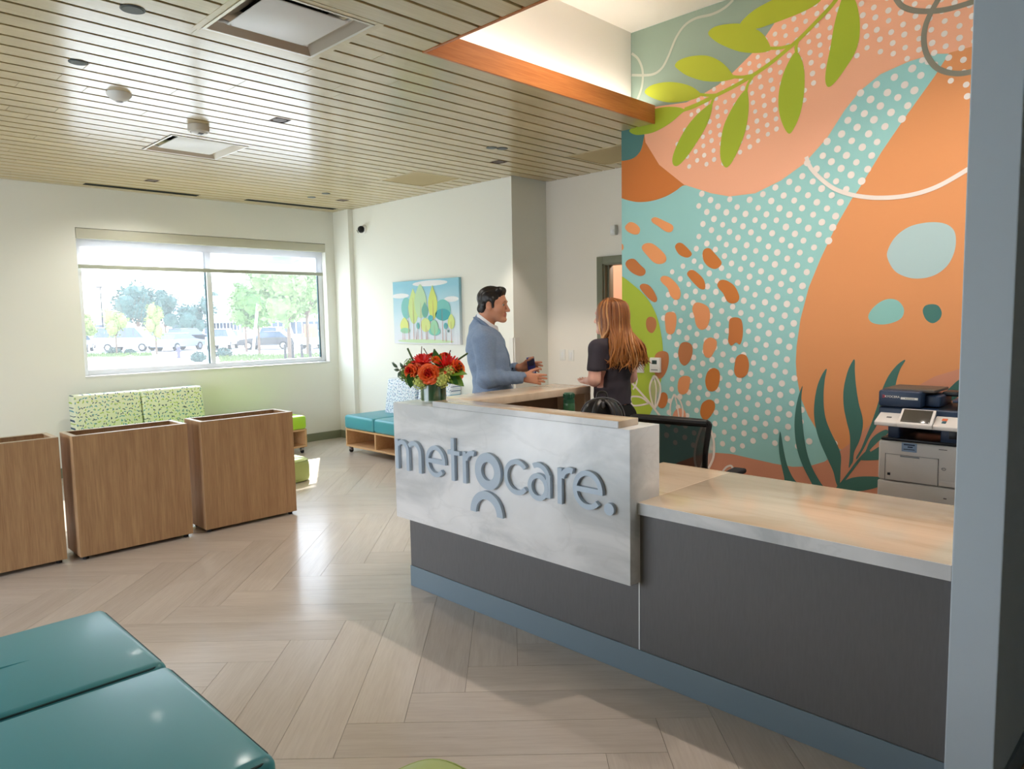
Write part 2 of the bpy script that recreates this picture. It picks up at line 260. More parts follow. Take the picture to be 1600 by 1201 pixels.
MURAL=[
('painted_field', 'sage', 'p', '3591,4349 1913,3778 1908,3546 2150,3381 2413,3243 2801,3071 3354,3066 3599,3064', 0),
('painted_disc', 'rust', 's', '3727,3113 3295,3031 3123,2810 2876,2563 2972,2553 3033,2524 3122,2493 3237,2476 3355,2480 3440,2499 3539,2536 3666,2598 3796,2718', 0),
('painted_disc', 'deepteal', 's', '3726,3138 3283,3028 3313,2976 3330,2912 3354,2863 3411,2826 3494,2819 3544,2828 3632,2860 3728,2936', 0),
('painted_field', 'peach', 'p', '2096,3840 2197,3635 2288,3506 2349,3440 2439,3360 2574,3272 2689,3212 2802,3178 2946,3147 3222,3173 3295,3102 3313,2986 3303,2925 3179,2737 2963,2559 2735,2466 2594,2426 2402,2423 2221,2483 2067,2568 1921,2705 1814,2857 1724,2954 1608,3025 1453,3060 1318,3069 1240,3049 1186,2980 955,2888 977,3459', 0),
('painted_field', 'orange', 'p', '1241,3055 1315,2940 1461,2746 1590,2564 1724,2348 1758,2305 1856,2136 1946,1944 2018,1765 2069,1560 2092,1379 2096,1271 2089,1178 2058,1030 2005,912 1947,824 1862,743 1787,707 1731,724 1608,779 1322,1005 1125,1170 906,1181 976,3061 1131,3059', 0),
('painted_field', 'dusty', 'p', '3236,318 3003,467 2836,542 2698,580 2554,586 2393,571 2239,557 2103,552 1998,569 1892,615 1835,661 1795,699 1732,753 1640,857 1501,1007 1361,1138 1259,1209 1109,1267 896,1325 850,89 3236,-495', 0),
('painted_disc', 'lime2', 's', '3802,2043 3670,1983 3535,1919 3442,1858 3344,1784 3272,1712 3213,1621 3178,1531 3152,1418 3143,1339 3143,1264 3156,1109 3195,976 3239,864 3285,776 3358,640 3614,507 4027,515 4009,2003', 0),
('painted_stem', 'lime', 'l', '1831,3599 1903,3518 2006,3440 2107,3369 2192,3321 2300,3265 2427,3215 2568,3173 2715,3141 2843,3115 2959,3099', 0.026),
('painted_leaf', 'lime', 's', '2529,3569 2442,3633 2307,3664 2146,3679 1960,3630 1974,3567 2060,3534 2196,3519 2327,3513 2418,3516', 0),
('painted_leaf', 'lime', 's', '2770,3586 2724,3613 2631,3606 2517,3576 2418,3518 2349,3451 2305,3362 2325,3344 2416,3357 2533,3398 2654,3470 2735,3535', 0),
('painted_leaf', 'lime', 's', '3042,3433 3001,3460 2908,3462 2791,3437 2703,3390 2628,3323 2569,3239 2579,3225 2677,3231 2803,3265 2934,3331 3014,3395', 0),
('painted_leaf', 'lime', 's', '3309,3306 3251,3336 3138,3333 3028,3306 2907,3251 2825,3179 2854,3159 2946,3156 3082,3174 3194,3218 3280,3269', 0),
('painted_leaf', 'lime3', 's', '2956,3092 3000,3121 3096,3147 3194,3156 3295,3144 3414,3066 3452,3037 3399,3000 3310,2986 3208,2989 3082,3025 2986,3075', 0),
('painted_leaf', 'lime3', 's', '2735,3091 2789,3078 2866,3034 2945,2965 3019,2863 3060,2771 3053,2717 3012,2705 2944,2752 2865,2836 2788,2934 2747,3016', 0),
('painted_leaf', 'lime3', 's', '2476,3129 2523,3099 2589,3016 2643,2918 2666,2801 2665,2701 2631,2635 2591,2645 2537,2724 2479,2854 2457,2989 2461,3086', 0),
('painted_leaf', 'lime3', 's', '2128,3290 2170,3255 2217,3165 2243,3058 2241,2944 2212,2845 2172,2781 2140,2801 2099,2884 2075,3001 2072,3131 2090,3225', 0),
('painted_leaf', 'lime3', 's', '1821,3577 1858,3503 1890,3387 1911,3258 1934,3137 1937,3059 1916,3020 1872,3044 1810,3116 1760,3189 1736,3278 1739,3392 1767,3503', 0),
('painted_stem', 'lime', 'l', '2308,3360 2236,3343 2171,3341', 0.02),
('painted_stem', 'lime', 'l', '2579,3241 2507,3221 2425,3215', 0.02),
('painted_stem', 'lime', 'l', '2841,3180 2751,3153 2676,3144', 0.02),
('painted_stem', 'lime', 'l', '2966,3094 2880,3101 2751,3127', 0.02),
('painted_stem', 'lime', 'l', '2744,3082 2726,3122 2701,3149', 0.02),
('painted_stem', 'lime', 'l', '2476,3121 2465,3161 2431,3206', 0.02),
('painted_stem', 'lime', 'l', '2128,3285 2131,3326 2114,3371', 0.02),
('painted_bean', 'lo', 's', '3496,2305 3453,2336 3398,2320 3355,2277 3367,2238 3416,2238 3477,2269', 0),
('painted_bean', 'lo', 's', '3248,2339 3208,2348 3133,2313 3065,2277 3052,2247 3076,2224 3121,2233 3190,2280 3237,2311', 0),
('painted_bean', 'lo', 's', '3337,2122 3313,2155 3248,2154 3178,2109 3121,2052 3118,2008 3167,1990 3225,2006 3284,2059', 0),
('painted_bean', 'br', 's', '3037,2108 3015,2136 2976,2131 2927,2090 2894,2050 2910,2027 2948,2025 3003,2053', 0),
('painted_bean', 'br', 's', '2804,2043 2788,2074 2747,2076 2705,2036 2654,1977 2659,1946 2699,1925 2751,1942 2793,1987', 0),
('painted_bean', 'br2', 's', '3493,2018 3466,2043 3410,2045 3350,1994 3304,1951 3314,1917 3362,1910 3429,1938 3479,1982', 0),
('painted_bean', 'br', 's', '2933,1901 2910,1928 2867,1921 2803,1866 2781,1819 2786,1784 2823,1788 2866,1823 2904,1862', 0),
('painted_bean', 'br2', 's', '3356,1819 3338,1846 3284,1839 3237,1800 3196,1729 3213,1700 3254,1716 3308,1763', 0),
('painted_bean', 'lo', 's', '3167,1875 3144,1898 3087,1886 3019,1829 2988,1771 2996,1723 3035,1714 3075,1745 3103,1804 3149,1845', 0),
('painted_bean', 'br', 's', '2683,1814 2658,1843 2608,1837 2548,1795 2512,1726 2522,1686 2566,1673 2606,1693 2637,1748 2673,1786', 0),
('painted_bean', 'lo2', 's', '2887,1644 2860,1686 2801,1679 2749,1641 2741,1566 2768,1501 2816,1487 2853,1520 2870,1586', 0),
('painted_bean', 'lo2', 's', '3126,1580 3114,1614 3075,1623 3032,1608 3022,1550 3040,1472 3074,1451 3111,1467 3122,1521', 0),
('painted_bean', 'br3', 's', '3299,1542 3284,1580 3242,1587 3207,1561 3204,1512 3231,1467 3260,1464 3290,1492', 0),
('painted_bean', 'br2', 's', '2589,1528 2580,1564 2540,1575 2496,1559 2481,1500 2484,1427 2503,1382 2533,1395 2568,1372 2593,1404 2589,1463', 0),
('painted_bean', 'lo2', 's', '2796,1342 2785,1399 2740,1430 2689,1410 2685,1365 2711,1314 2738,1282 2778,1290', 0),
('painted_bean', 'br3', 's', '3006,1323 2984,1381 2937,1395 2891,1372 2883,1315 2906,1252 2948,1216 2984,1234 3002,1275', 0),
('painted_bean', 'br2', 's', '2542,1228 2529,1288 2492,1313 2450,1300 2431,1241 2443,1177 2480,1146 2522,1149 2543,1183', 0),
('painted_bean', 'br', 's', '2775,1107 2758,1174 2710,1206 2665,1188 2656,1133 2675,1061 2716,1033 2757,1046', 0),
('painted_bean', 'lo2', 's', '3010,1063 2995,1117 2953,1138 2905,1130 2905,1079 2923,1020 2965,995 3001,1010', 0),
('painted_bean', 'br', 's', '2816,876 2799,939 2747,971 2702,957 2696,906 2735,841 2775,818 2804,835', 0),
('painted_bean', 'br3', 's', '3220,1270 3195,1308 3144,1323 3097,1305 3090,1241 3112,1165 3156,1110 3201,1118 3226,1183', 0),
('painted_bean', 'br2', 's', '3188,901 3175,967 3143,1002 3106,988 3098,945 3118,895 3150,876 3175,882', 0),
('painted_bean', 'lo3', 's', '3056,813 3031,869 2982,889 2943,865 2940,802 2982,755 3031,762', 0),
('painted_bean', 'lo', 's', '3553,2144 3538,2173 3518,2166 3513,2136 3534,2120', 0),
('painted_blob', 'paleblue', 's', '1539,1926 1532,1985 1492,2051 1424,2098 1340,2114 1262,2108 1206,2081 1177,2032 1176,1947 1207,1864 1265,1811 1339,1790 1420,1799 1495,1843', 0),
('painted_blob', 'aqua', 's', '1640,1565 1622,1611 1575,1655 1523,1674 1471,1661 1437,1612 1445,1562 1486,1533 1552,1518 1615,1529', 0),
('painted_blob', 'deepteal2', 's', '1333,1595 1321,1627 1286,1636 1251,1625 1232,1584 1244,1545 1278,1524 1314,1546', 0),
('painted_frond', 'darkleaf', 's', '2197,786 2185,743 2168,655 2143,560 2106,485 2065,438 2052,413 2150,398 2162,468 2184,555 2201,642 2205,723', 0),
('painted_frond', 'darkleaf', 's', '2047,1111 2053,1044 2052,966 2043,871 2028,759 2004,649 1967,557 1923,485 1888,430 1943,413 1983,477 2037,574 2079,692 2096,822 2092,937 2072,1043', 0),
('painted_frond', 'darkleaf', 's', '1889,1231 1900,1163 1906,1070 1902,977 1886,893 1847,804 1808,732 1786,667 1786,582 1787,505 1794,453 1815,493 1833,559 1876,647 1929,761 1961,878 1966,989 1949,1110 1917,1196', 0),
('painted_frond', 'darkleaf', 's', '1715,1295 1712,1221 1702,1123 1683,1018 1659,930 1656,864 1673,780 1703,702 1709,643 1721,616 1735,597 1730,682 1733,807 1755,896 1776,995 1779,1103 1759,1211 1733,1278', 0),
('painted_frond', 'darkleaf', 's', '1420,1299 1446,1247 1465,1176 1478,1096 1516,1014 1551,939 1580,871 1616,802 1645,733 1682,663 1690,670 1661,732 1632,817 1603,902 1575,1001 1548,1108 1514,1197 1472,1262 1436,1296', 0),
('painted_frond', 'darkleaf', 's', '1637,710 1608,787 1571,832 1519,865 1504,846 1562,784 1606,730 1621,703 1532,771 1459,811 1455,691 1529,675 1666,656', 0),
('painted_frond', 'darkleaf', 's', '1806,451 1766,500 1711,533 1640,552 1541,562 1459,554 1525,511 1600,475 1677,450 1757,442', 0),
('painted_frond', 'darkleaf', 's', '1814,446 1774,507 1728,581 1682,654 1629,719 1606,713 1659,657 1712,575 1758,501 1789,437', 0),
('painted_frond', 'darkleaf', 's', '1202,1105 1164,1160 1126,1200 1075,1232 1074,1202 1098,1149 1135,1094 1174,1069', 0),
('painted_line', 'greyline', 'l', '1534,3441 1497,3385 1428,3339 1335,3309 1245,3296 1128,3299', 0.03),
('painted_line', 'greyline', 'l', '1304,3370 1335,3318 1366,3248 1376,3170 1361,3086 1317,3003 1258,2954 1185,2927 1115,2923', 0.03),
('painted_line', 'whiteline', 'l', '2051,2611 2022,2538 1957,2460 1872,2386 1779,2338 1669,2304 1564,2287 1453,2283 1346,2296 1244,2329 1106,2401', 0.026),
('painted_line', 'paleline', 'l', '2579,3752 2645,3719 2743,3705 2870,3715 2962,3691 3035,3622 3097,3513 3159,3437 3251,3415 3428,3454', 0.018),
('painted_line', 'paleline', 'l', '3427,3616 3368,3559 3328,3466 3331,3360 3368,3273 3413,3223', 0.018),
('painted_outline', 'whiteline', 'l', '3226,1128 3261,1050 3256,962 3217,875 3175,956 3165,1044 3194,1108 3226,1128', 0.016),
('painted_outline', 'whiteline', 'l', '3226,1123 3203,1020 3215,877', 0.012),
('painted_outline', 'whiteline', 'l', '3431,1058 3364,1000 3272,917 3169,815 3105,744', 0.018),
('painted_outline', 'whiteline', 'l', '3272,906 3337,946 3404,953 3445,939 3431,883 3364,883 3272,906', 0.014),
('painted_outline', 'whiteline', 'l', '3417,1142 3384,1099 3397,1043 3424,1007', 0.014),
('painted_outline', 'whiteline', 'l', '3041,992 3071,920 3074,834 3055,770', 0.014),
('painted_outline', 'whiteline', 'l', '3041,992 2989,947 2964,874 2970,799', 0.014),
('painted_outline', 'whiteline', 'l', '3035,982 3013,903 2997,818', 0.012),
('painted_outline', 'whiteline', 'l', '2775,811 2815,729 2849,620 2860,512 2836,420', 0.018),
('painted_outline', 'whiteline', 'l', '2775,811 2723,738 2699,647 2704,543 2743,454', 0.018),
('painted_outline', 'whiteline', 'l', '2775,801 2762,682 2773,566 2813,444', 0.014),
('painted_outline', 'whiteline', 'l', '2630,443 2597,484 2558,499 2542,466 2541,440', 0.014),
('painted_outline', 'whiteline', 'l', '2558,494 2547,470 2558,438', 0.01),
('painted_tint', 'veil', 's', '2775,811 2815,729 2849,620 2860,512 2836,420 2743,454 2704,543 2699,647 2723,738', 0),
('painted_tint', 'veil', 's', '3226,1128 3261,1050 3256,962 3217,875 3175,956 3165,1044 3194,1108', 0),
]
DOTS_A='1343,3033 1437,3011 1380,2959 1532,2988 1474,2936 1416,2884 1626,2965 1568,2912 1510,2861 1451,2809 1720,2941 1662,2888 1604,2836 1545,2785 1485,2734 1756,2864 1697,2812 1638,2760 1578,2709 1791,2787 1731,2735 1671,2683 1611,2632 1824,2709 1764,2657 1704,2606 1643,2555 1917,2682 1857,2630 1796,2579 1735,2528 1673,2478 1949,2603 1888,2552 1827,2501 1765,2450 1703,2400 2042,2576 1981,2524 1919,2473 1857,2422 1794,2372 2073,2496 2011,2444 1948,2393 1885,2343 1822,2293 2164,2467 2102,2416 2040,2364 1976,2313 1913,2263 1849,2214 2256,2438 2194,2386 2131,2335 2067,2284 2004,2233 1940,2183 1875,2134 2348,2409 2285,2356 2222,2305 2158,2254 2094,2203 2030,2153 1965,2103 1900,2054 2439,2379 2376,2326 2313,2274 2249,2223 2185,2172 2120,2122 2055,2072 1989,2023 2593,2401 2531,2348 2467,2296 2404,2243 2339,2192 2275,2141 2210,2090 2145,2040 2079,1991 2013,1942 2810,2479 2747,2424 2685,2371 2622,2317 2558,2264 2494,2212 2430,2160 2365,2109 2300,2058 2234,2008 2168,1958 2102,1909 2035,1861 2839,2393 2776,2339 2713,2286 2649,2233 2585,2180 2520,2128 2455,2077 2389,2026 2324,1975 2257,1926 2191,1876 2123,1827 2056,1779 2803,2254 2739,2201 2675,2148 2610,2096 2545,2044 2479,1993 2413,1942 2346,1892 2279,1843 2212,1794 2144,1745 2076,1697 2830,2168 2765,2115 2700,2063 2634,2011 2568,1960 2502,1909 2435,1859 2368,1809 2300,1760 2232,1711 2164,1663 2095,1615 2855,2082 2790,2029 2724,1977 2657,1926 2591,1875 2524,1824 2456,1774 2388,1725 2320,1676 2251,1628 2182,1580 2113,1533 2945,2048 2879,1996 2813,1943 2746,1892 2679,1840 2612,1790 2544,1740 2476,1690 2408,1641 2339,1593 2269,1545 2200,1497 2129,1451 2968,1961 2902,1909 2835,1857 2768,1805 2700,1755 2632,1704 2564,1655 2495,1605 2426,1557 2356,1509 2286,1461 2216,1414 2145,1368 3058,1926 2991,1874 2924,1822 2856,1770 2788,1719 2720,1669 2651,1619 2582,1569 2513,1520 2443,1472 2373,1425 2302,1377 2231,1331 2159,1285 3080,1838 3012,1786 2945,1734 2876,1683 2808,1632 2739,1582 2669,1533 2600,1484 2529,1435 2459,1387 2388,1340 2317,1293 2245,1247 2173,1202 2100,1157 3101,1750 3033,1698 2964,1647 2895,1596 2826,1545 2756,1496 2686,1447 2616,1398 2545,1350 2474,1302 2402,1256 2330,1209 2258,1163 2185,1118 2112,1074 3120,1661 3052,1610 2982,1559 2913,1508 2843,1458 2773,1409 2702,1360 2631,1312 2559,1264 2487,1217 2415,1171 2343,1125 2270,1079 2196,1035 2122,990 2048,947 3139,1572 3070,1521 3000,1470 2930,1420 2859,1371 2788,1322 2717,1273 2645,1226 2573,1178 2500,1132 2427,1086 2354,1040 2280,995 2206,951 2132,907 2057,864 1831,738 3086,1432 3016,1382 2945,1332 2874,1283 2802,1235 2730,1187 2658,1139 2585,1092 2512,1046 2438,1000 2364,955 2290,911 2215,867 2140,823 2065,781 1989,739 3031,1293 2959,1244 2887,1195 2815,1147 2742,1099 2669,1052 2596,1006 2522,960 2448,915 2373,870 2298,826 2223,783 2147,740 2071,697 3045,1204 2972,1155 2900,1107 2827,1059 2753,1012 2680,966 2606,920 2531,874 2456,829 2381,785 2305,741 2230,698 3057,1115 2984,1067 2911,1019 2838,971 2764,925 2689,878 2614,833 2539,788 2464,743 2388,700 3069,1026 2995,978 2921,930 2847,883 2772,837 2697,791 2622,746 2546,702 2470,658 3079,936 3005,889 2930,842 2855,795 2780,749 2704,704 2628,659 2552,615 3088,847 3014,799 2938,753 2863,707 2787,661 2710,616 3097,757 3021,710 2945,664 2869,618 3103,667 3027,620'
DOTS_B='3016,2859 3006,2793 2996,2727 2961,2952 2951,2886 2941,2820 2931,2754 2921,2688 2906,3045 2896,2979 2886,2913 2876,2847 2866,2781 2856,2715 2851,3138 2841,3072 2831,3006 2821,2940 2811,2874 2801,2808 2791,2742 2781,2676 2786,3165 2776,3099 2766,3033 2756,2967 2746,2901 2736,2835 2726,2769 2716,2703 2721,3192 2711,3126 2701,3060 2691,2994 2681,2928 2671,2862 2661,2796 2651,2730 2641,2664 2656,3219 2646,3153 2636,3087 2626,3021 2616,2955 2606,2889 2596,2823 2586,2757 2576,2691 2591,3246 2581,3180 2571,3114 2561,3048 2551,2982 2541,2916 2531,2850 2521,2784 2511,2718 2526,3273 2516,3207 2506,3141 2496,3075 2486,3009 2476,2943 2466,2877 2456,2811 2446,2745 2461,3300 2451,3234 2441,3168 2431,3102 2421,3036 2411,2970 2401,2904 2391,2838 2381,2772 2396,3327 2386,3261 2376,3195 2366,3129 2356,3063 2346,2997 2336,2931 2326,2865 2316,2799 2341,3420 2331,3354 2321,3288 2311,3222 2301,3156 2291,3090 2281,3024 2271,2958 2261,2892 2251,2826 2276,3447 2266,3381 2256,3315 2246,3249 2236,3183 2226,3117 2216,3051 2206,2985 2196,2919 2186,2853 2221,3540 2211,3474 2201,3408 2191,3342 2181,3276 2171,3210 2161,3144 2151,3078 2141,3012 2131,2946 2166,3633 2156,3567 2146,3501 2136,3435 2126,3369 2116,3303 2106,3237 2096,3171 2086,3105 2076,3039 2066,2973 2111,3726 2101,3660 2091,3594 2081,3528 2071,3462 2061,3396 2051,3330 2041,3264 2031,3198 2021,3132 2011,3066 2036,3687 2026,3621 2016,3555 2006,3489 1996,3423 1986,3357 1976,3291 1966,3225 1956,3159 1961,3648 1951,3582 1941,3516 1931,3450 1921,3384 1911,3318 1901,3252 1891,3186 1886,3609 1876,3543 1866,3477 1856,3411 1846,3345 1836,3279 1826,3213 1816,3147 1811,3570 1801,3504 1791,3438 1781,3372 1771,3306 1761,3240 1751,3174 1746,3597 1736,3531 1726,3465 1716,3399 1706,3333 1696,3267 1686,3201 1671,3558 1661,3492 1651,3426 1641,3360 1631,3294 1621,3228 1611,3162 1596,3519 1586,3453 1576,3387 1566,3321 1556,3255 1546,3189 1536,3123 1521,3480 1511,3414 1501,3348 1491,3282 1481,3216 1471,3150 1461,3084 1456,3507 1446,3441 1436,3375 1426,3309 1416,3243 1406,3177 1396,3111 1386,3045 1381,3468 1371,3402 1361,3336 1351,3270 1341,3204 1331,3138 1321,3072 1311,3006 1306,3429 1296,3363 1286,3297 1276,3231 1266,3165 1256,3099 1246,3033 1236,2967 1226,2901 1231,3390 1221,3324 1211,3258 1201,3192 1191,3126 1181,3060 1171,2994 1161,2928 1151,2862 1141,2796 1166,3417 1156,3351 1146,3285 1136,3219 1126,3153 1116,3087 1106,3021 1096,2955 1086,2889 1076,2823 1066,2757 1091,3378 1081,3312'
# ================================================================== the room
CZ = 3.05
def struct(name, mb, m, label, cat, **k):
    o = mb.build(name, m, **k); return tag(o, label, cat, kind='structure')
def clip_poly(poly, x0, x1, y0, y1):
    def cut(p, inside, inter):
        out = []
        for i in range(len(p)):
            a, b = p[i-1], p[i]
            if inside(b):
                if not inside(a): out.append(inter(a, b))
                out.append(b)
            elif inside(a): out.append(inter(a, b))
        return out
    def ix(v): return lambda a, b: (v, a[1]+(b[1]-a[1])*(v-a[0])/(b[0]-a[0]))
    def iy(v): return lambda a, b: (a[0]+(b[0]-a[0])*(v-a[1])/(b[1]-a[1]), v)
    for f, g in ((lambda p: p[0] >= x0, ix(x0)), (lambda p: p[0] <= x1, ix(x1)), (lambda p: p[1] >= y0, iy(y0)), (lambda p: p[1] <= y1, iy(y1))):
        if len(poly) < 3: return []
        poly = cut(poly, f, g)
    return poly
# floor: joint bed with separate herringbone planks (9 x 48 in) laid proud of it
floor = struct('floor', MB().box((-2.7, -3.1, -.12), (8.6, 8.72, -.0035)), MAT['floor_joint'], 'pale wood-look plank floor laid in a large herringbone', 'floor')
Wp, Lp, g = .2286, 1.232, .0009
s2 = math.sqrt(.5)
def proj_px(p):
    d = Vector(p)-Vector((0, 0, 1.6)); z = d.dot(_f)
    if z < .2: return None
    return 800+1135.2*d.dot(_r2)/z, 600.5-1135.2*d.dot(_u2)/z
nfl = 0
for i in range(-40, 60):
    for k in range(-9, 9):
        for hv in (0, 1):
            bu, bv = -.909+i*Wp-k*Lp, 2.535+i*Wp+k*Lp
            if hv == 0: u0, u1, v0, v1 = bu, bu+Wp, bv, bv+Lp
            else: u0, u1, v0, v1 = bu+Wp, bu+Wp+Lp, bv, bv+Wp
            u0 += g; u1 -= g; v0 += g; v1 -= g
            uc, vc = (u0+u1)/2, (v0+v1)/2
            xc, yc = (uc+vc)*s2, (vc-uc)*s2
            vis = False
            for uu in (u0, uc, u1):
                for vv in (v0, vc, v1):
                    q = proj_px(((uu+vv)*s2, (vv-uu)*s2, 0))
                    if q and -60 < q[0] < 1560 and q[1] < 1270: vis = True
            if not vis: continue
            poly = clip_poly([((a+b)*s2, (b-a)*s2) for a, b in ((u0, v0), (u1, v0), (u1, v1), (u0, v1))], -.6, 5.42 if yc > 5.4 else 5.94, .3, 8.695)
            if len(poly) < 3: continue
            if all(p[0] > 2.6 and p[1] < 3.2 for p in poly): continue
            MB().prism(poly, lambda x, y, t: (x, y, t), -.0034, 0).build('plank', MAT['floor_v' if hv == 0 else 'floor_h'], floor, smooth=0); nfl += 1
# ceiling: dark plenum slab, planks in rows along X
ceiling = struct('ceiling', MB().box((-2.7, -3.1, 3.22), (2.38, 3.47, 3.34)).box((-2.7, 3.47, 3.22), (8.6, 8.9, 3.34)), MAT['gap_dark'], 'blond wood plank ceiling with dark shadow gaps between boards', 'ceiling')
HOLES = [(1.572, 2.192, 3.085, 3.705), (2.235, 2.862, 5.885, 6.535), (4.53, 5.12, 5.785, 6.435), (5.16, 5.76, 3.80, 4.42)]
SQ = [(2.666, 4.988), (2.778, 7.89), (4.856, 4.973), (4.915, 7.75)]
HOLES += [(x-.055, x+.055, y-.055, y+.055) for x, y in SQ]+[(2.324, 3.49, 8.435, 8.545), (4.02, 5.235, 8.365, 8.475)]
def rect_minus(r, h):
    x0, x1, y0, y1 = r; a0, a1, b0, b1 = h
    if a0 >= x1 or a1 <= x0 or b0 >= y1 or b1 <= y0: return [r]
    out = []
    if a0 > x0: out.append((x0, a0, y0, y1))
    if a1 < x1: out.append((a1, x1, y0, y1))
    m0, m1 = max(x0, a0), min(x1, a1)
    if b0 > y0: out.append((m0, m1, y0, b0))
    if b1 < y1: out.append((m0, m1, b1, y1))
    return [q for q in out if q[1]-q[0] > .002 and q[3]-q[2] > .002]
rr = random.Random(3)
for j in range(-41, 37):
    y0 = 3.223+.1524*j+.0095; y1 = y0+.1309
    if y0 < -3: continue
    if y0 > 8.69: continue
    y1 = min(y1, 8.698)
    xe = 2.586 if y1 < 3.23 else (4.805 if y1 < 3.56 else (5.955 if y1 < 5.40 else 5.425))
    x = -2.6-rr.uniform(0, 2.4)
    while x < xe:
        xn = x+3.05
        a, b = max(x, -2.6), min(xn-.0015, xe)
        if b-a > .05:
            rs = [(a, b, y0, y1)]
            for h in HOLES: rs = [q for r_ in rs for q in rect_minus(r_, h)]
            mb = MB()
            for q in rs: mb.box((q[0], q[2], CZ), (q[1], q[3], CZ+.028), .0012, 1)
            if rs: mb.build('plank', MAT['ceiling_wood'], ceiling, smooth=0)
        x = xn
# walls
WT = 8.86
struct('wall_back', MB().box((-2.7, 8.70, -.1), (2.265, WT, 3.22)).box((5.225, 8.70, -.1), (6.1, WT, 3.22)).box((2.265, 8.70, -.1), (5.225, WT, 1.055)).box((2.265, 8.70, 2.625), (5.225, WT, 3.22)), MAT['wall_cream'], 'cream painted end wall around the wide window', 'wall', smooth=0)
struct('wall_corner', MB().box((5.36, 8.335, 0), (5.5, 8.70, 3.22)), MAT['wall_cream'], 'shallow cream pilaster in the corner beside the window wall', 'pilaster', smooth=0)
struct('wall_right_back', MB().box((5.43, 5.38, 0), (6.1, 8.70, 3.22)), MAT['wall_cream'], 'cream wall that carries the tree painting, ending in a return', 'wall', smooth=0)
struct('wall_right_middle', MB().box((5.96, 4.60, 0), (6.1, 5.38, 3.22)).box((5.96, 3.62, 2.13), (6.1, 4.60, 3.22)).box((5.96, .6, 0), (6.1, 3.62, 3.22)), MAT['wall_white'], 'cream wall with a door opening behind the mural wall', 'wall', smooth=0)
struct('wall_right_front', MB().box((2.55, .465, 0), (6.1, .6, 3.9), .004, 2), MAT['wall_grey'], 'grey painted wall end standing at the near end of the counter', 'wall', smooth=0)
struct('wall_left', MB().box((-2.7, -3.1, -.1), (-2.6, 2.7, 3.22)).box((-2.7, 7.6, -.1), (-2.6, 8.86, 3.22)).box((-2.7, 2.7, 2.86), (-2.6, 7.6, 3.22)), MAT['wall_cream'], 'cream wall with the glazed entrance opening, out of frame', 'wall', smooth=0)
struct('wall_front', MB().box((-2.7, -3.2, -.1), (8.6, -3.1, 3.9)), MAT['wall_cream'], 'cream wall behind the viewpoint', 'wall', smooth=0)
struct('wall_office', MB().box((8.5, -3.1, -.1), (8.6, 8.7, 3.3)).box((6.1, 5.38, 0), (8.5, 5.5, 3.22)).box((6.1, 2.5, 0), (8.5, 2.62, 3.22)), mat('office_paint', (226, 196, 176), .8), 'pinkish wall of the room seen through the open door', 'wall', smooth=0)
# raised ceiling over the desk
struct('ceiling_recess', MB().box((2.38, .55, 3.77), (4.95, 3.47, 3.9)).box((2.38, 3.43, 3.2), (4.80, 3.47, 3.77)).box((2.38, .55, 3.2), (2.42, 3.43, 3.77)), MAT['wall_white'], 'white raised ceiling above the reception desk with glowing cove', 'ceiling', smooth=0)
struct('ceiling_front', MB().box((4.95, -3.1, 3.22), (8.6, 3.47, 3.34)).box((2.38, -3.1, 3.22), (4.95, .55, 3.34)), MAT['wall_white'], 'plain white ceiling beyond the wall end', 'ceiling', smooth=0)
tr = struct('trim_1', MB().box((2.588, 3.214, 3.046), (4.806, 3.2305, 3.182), .001, 1), MAT['honey_wood'], 'honey wood fascia along the far edge of the ceiling opening', 'fascia', smooth=0)
tr.location = (0, 0, 0)
MB().box((2.42, 3.2305, 3.16), (4.80, 3.43, 3.172)).build('cove_ledge', MAT['wall_white'], tr, smooth=0)
MB().box((2.70, 3.33, 3.174), (4.78, 3.35, 3.182)).build('light_strip', glow('cove_led', (255, 246, 240), 30), tr, smooth=0)
t2 = struct('trim_2', MB().box((2.586, .62, 3.046), (2.603, 3.214, 3.182), .001, 1), MAT['honey_wood'], 'honey wood fascia along the left edge of the ceiling opening', 'fascia', smooth=0)
MB().box((2.42, .6, 3.16), (2.586, 3.2, 3.172)).build('cove_ledge', MAT['wall_white'], t2, smooth=0)
MB().box((2.49, .7, 3.174), (2.51, 3.2, 3.182)).build('light_strip', MAT['cove_led'], t2, smooth=0)
# baseboards
struct('baseboard_back', MB().box((-2.6, 8.688, 0), (5.36, 8.70, .105), .002, 1), MAT['base_olive'], 'olive grey baseboard under the window wall', 'baseboard', smooth=0)
struct('baseboard_right', MB().box((5.348, 8.335, 0), (5.36, 8.688, .105), .002, 1).box((5.418, 5.38, 0), (5.43, 8.335, .105), .002, 1).box((5.43, 5.368, 0), (5.948, 5.38, .105), .002, 1).box((5.948, 4.68, 0), (5.96, 5.38, .105), .002, 1), MAT['base_olive'], 'olive grey baseboard along the painting wall', 'baseboard', smooth=0)
struct('baseboard_front', MB().box((2.552, .455, 0), (6.0, .465, .105), .002, 1), MAT['cove_base'], 'blue grey baseboard on the side of the grey wall end', 'baseboard', smooth=0)
# door opening
d = thing('door_1', 'grey green steel door frame around the opening behind the mural wall', 'door frame', (5.96, 4.1, 0), kind='structure')
fm = mat('frame_green', (122, 124, 104), .45)
MB().box((5.935, 4.60, 0), (5.96, 4.675, 2.20), .004).box((5.955, 4.585, 0), (6.10, 4.605, 2.13), .002).box((6.0, 4.565, 0), (6.05, 4.59, 2.12), .002).build('jamb', fm, d, True)
MB().box((5.935, 3.56, 0), (5.96, 3.635, 2.20), .004).box((5.955, 3.615, 0), (6.10, 3.635, 2.13), .002).build('jamb', fm, d, True)
MB().box((5.935, 3.635, 2.125), (5.96, 4.60, 2.20), .004).box((5.955, 3.635, 2.115), (6.10, 4.585, 2.135), .002).build('head', fm, d, True)
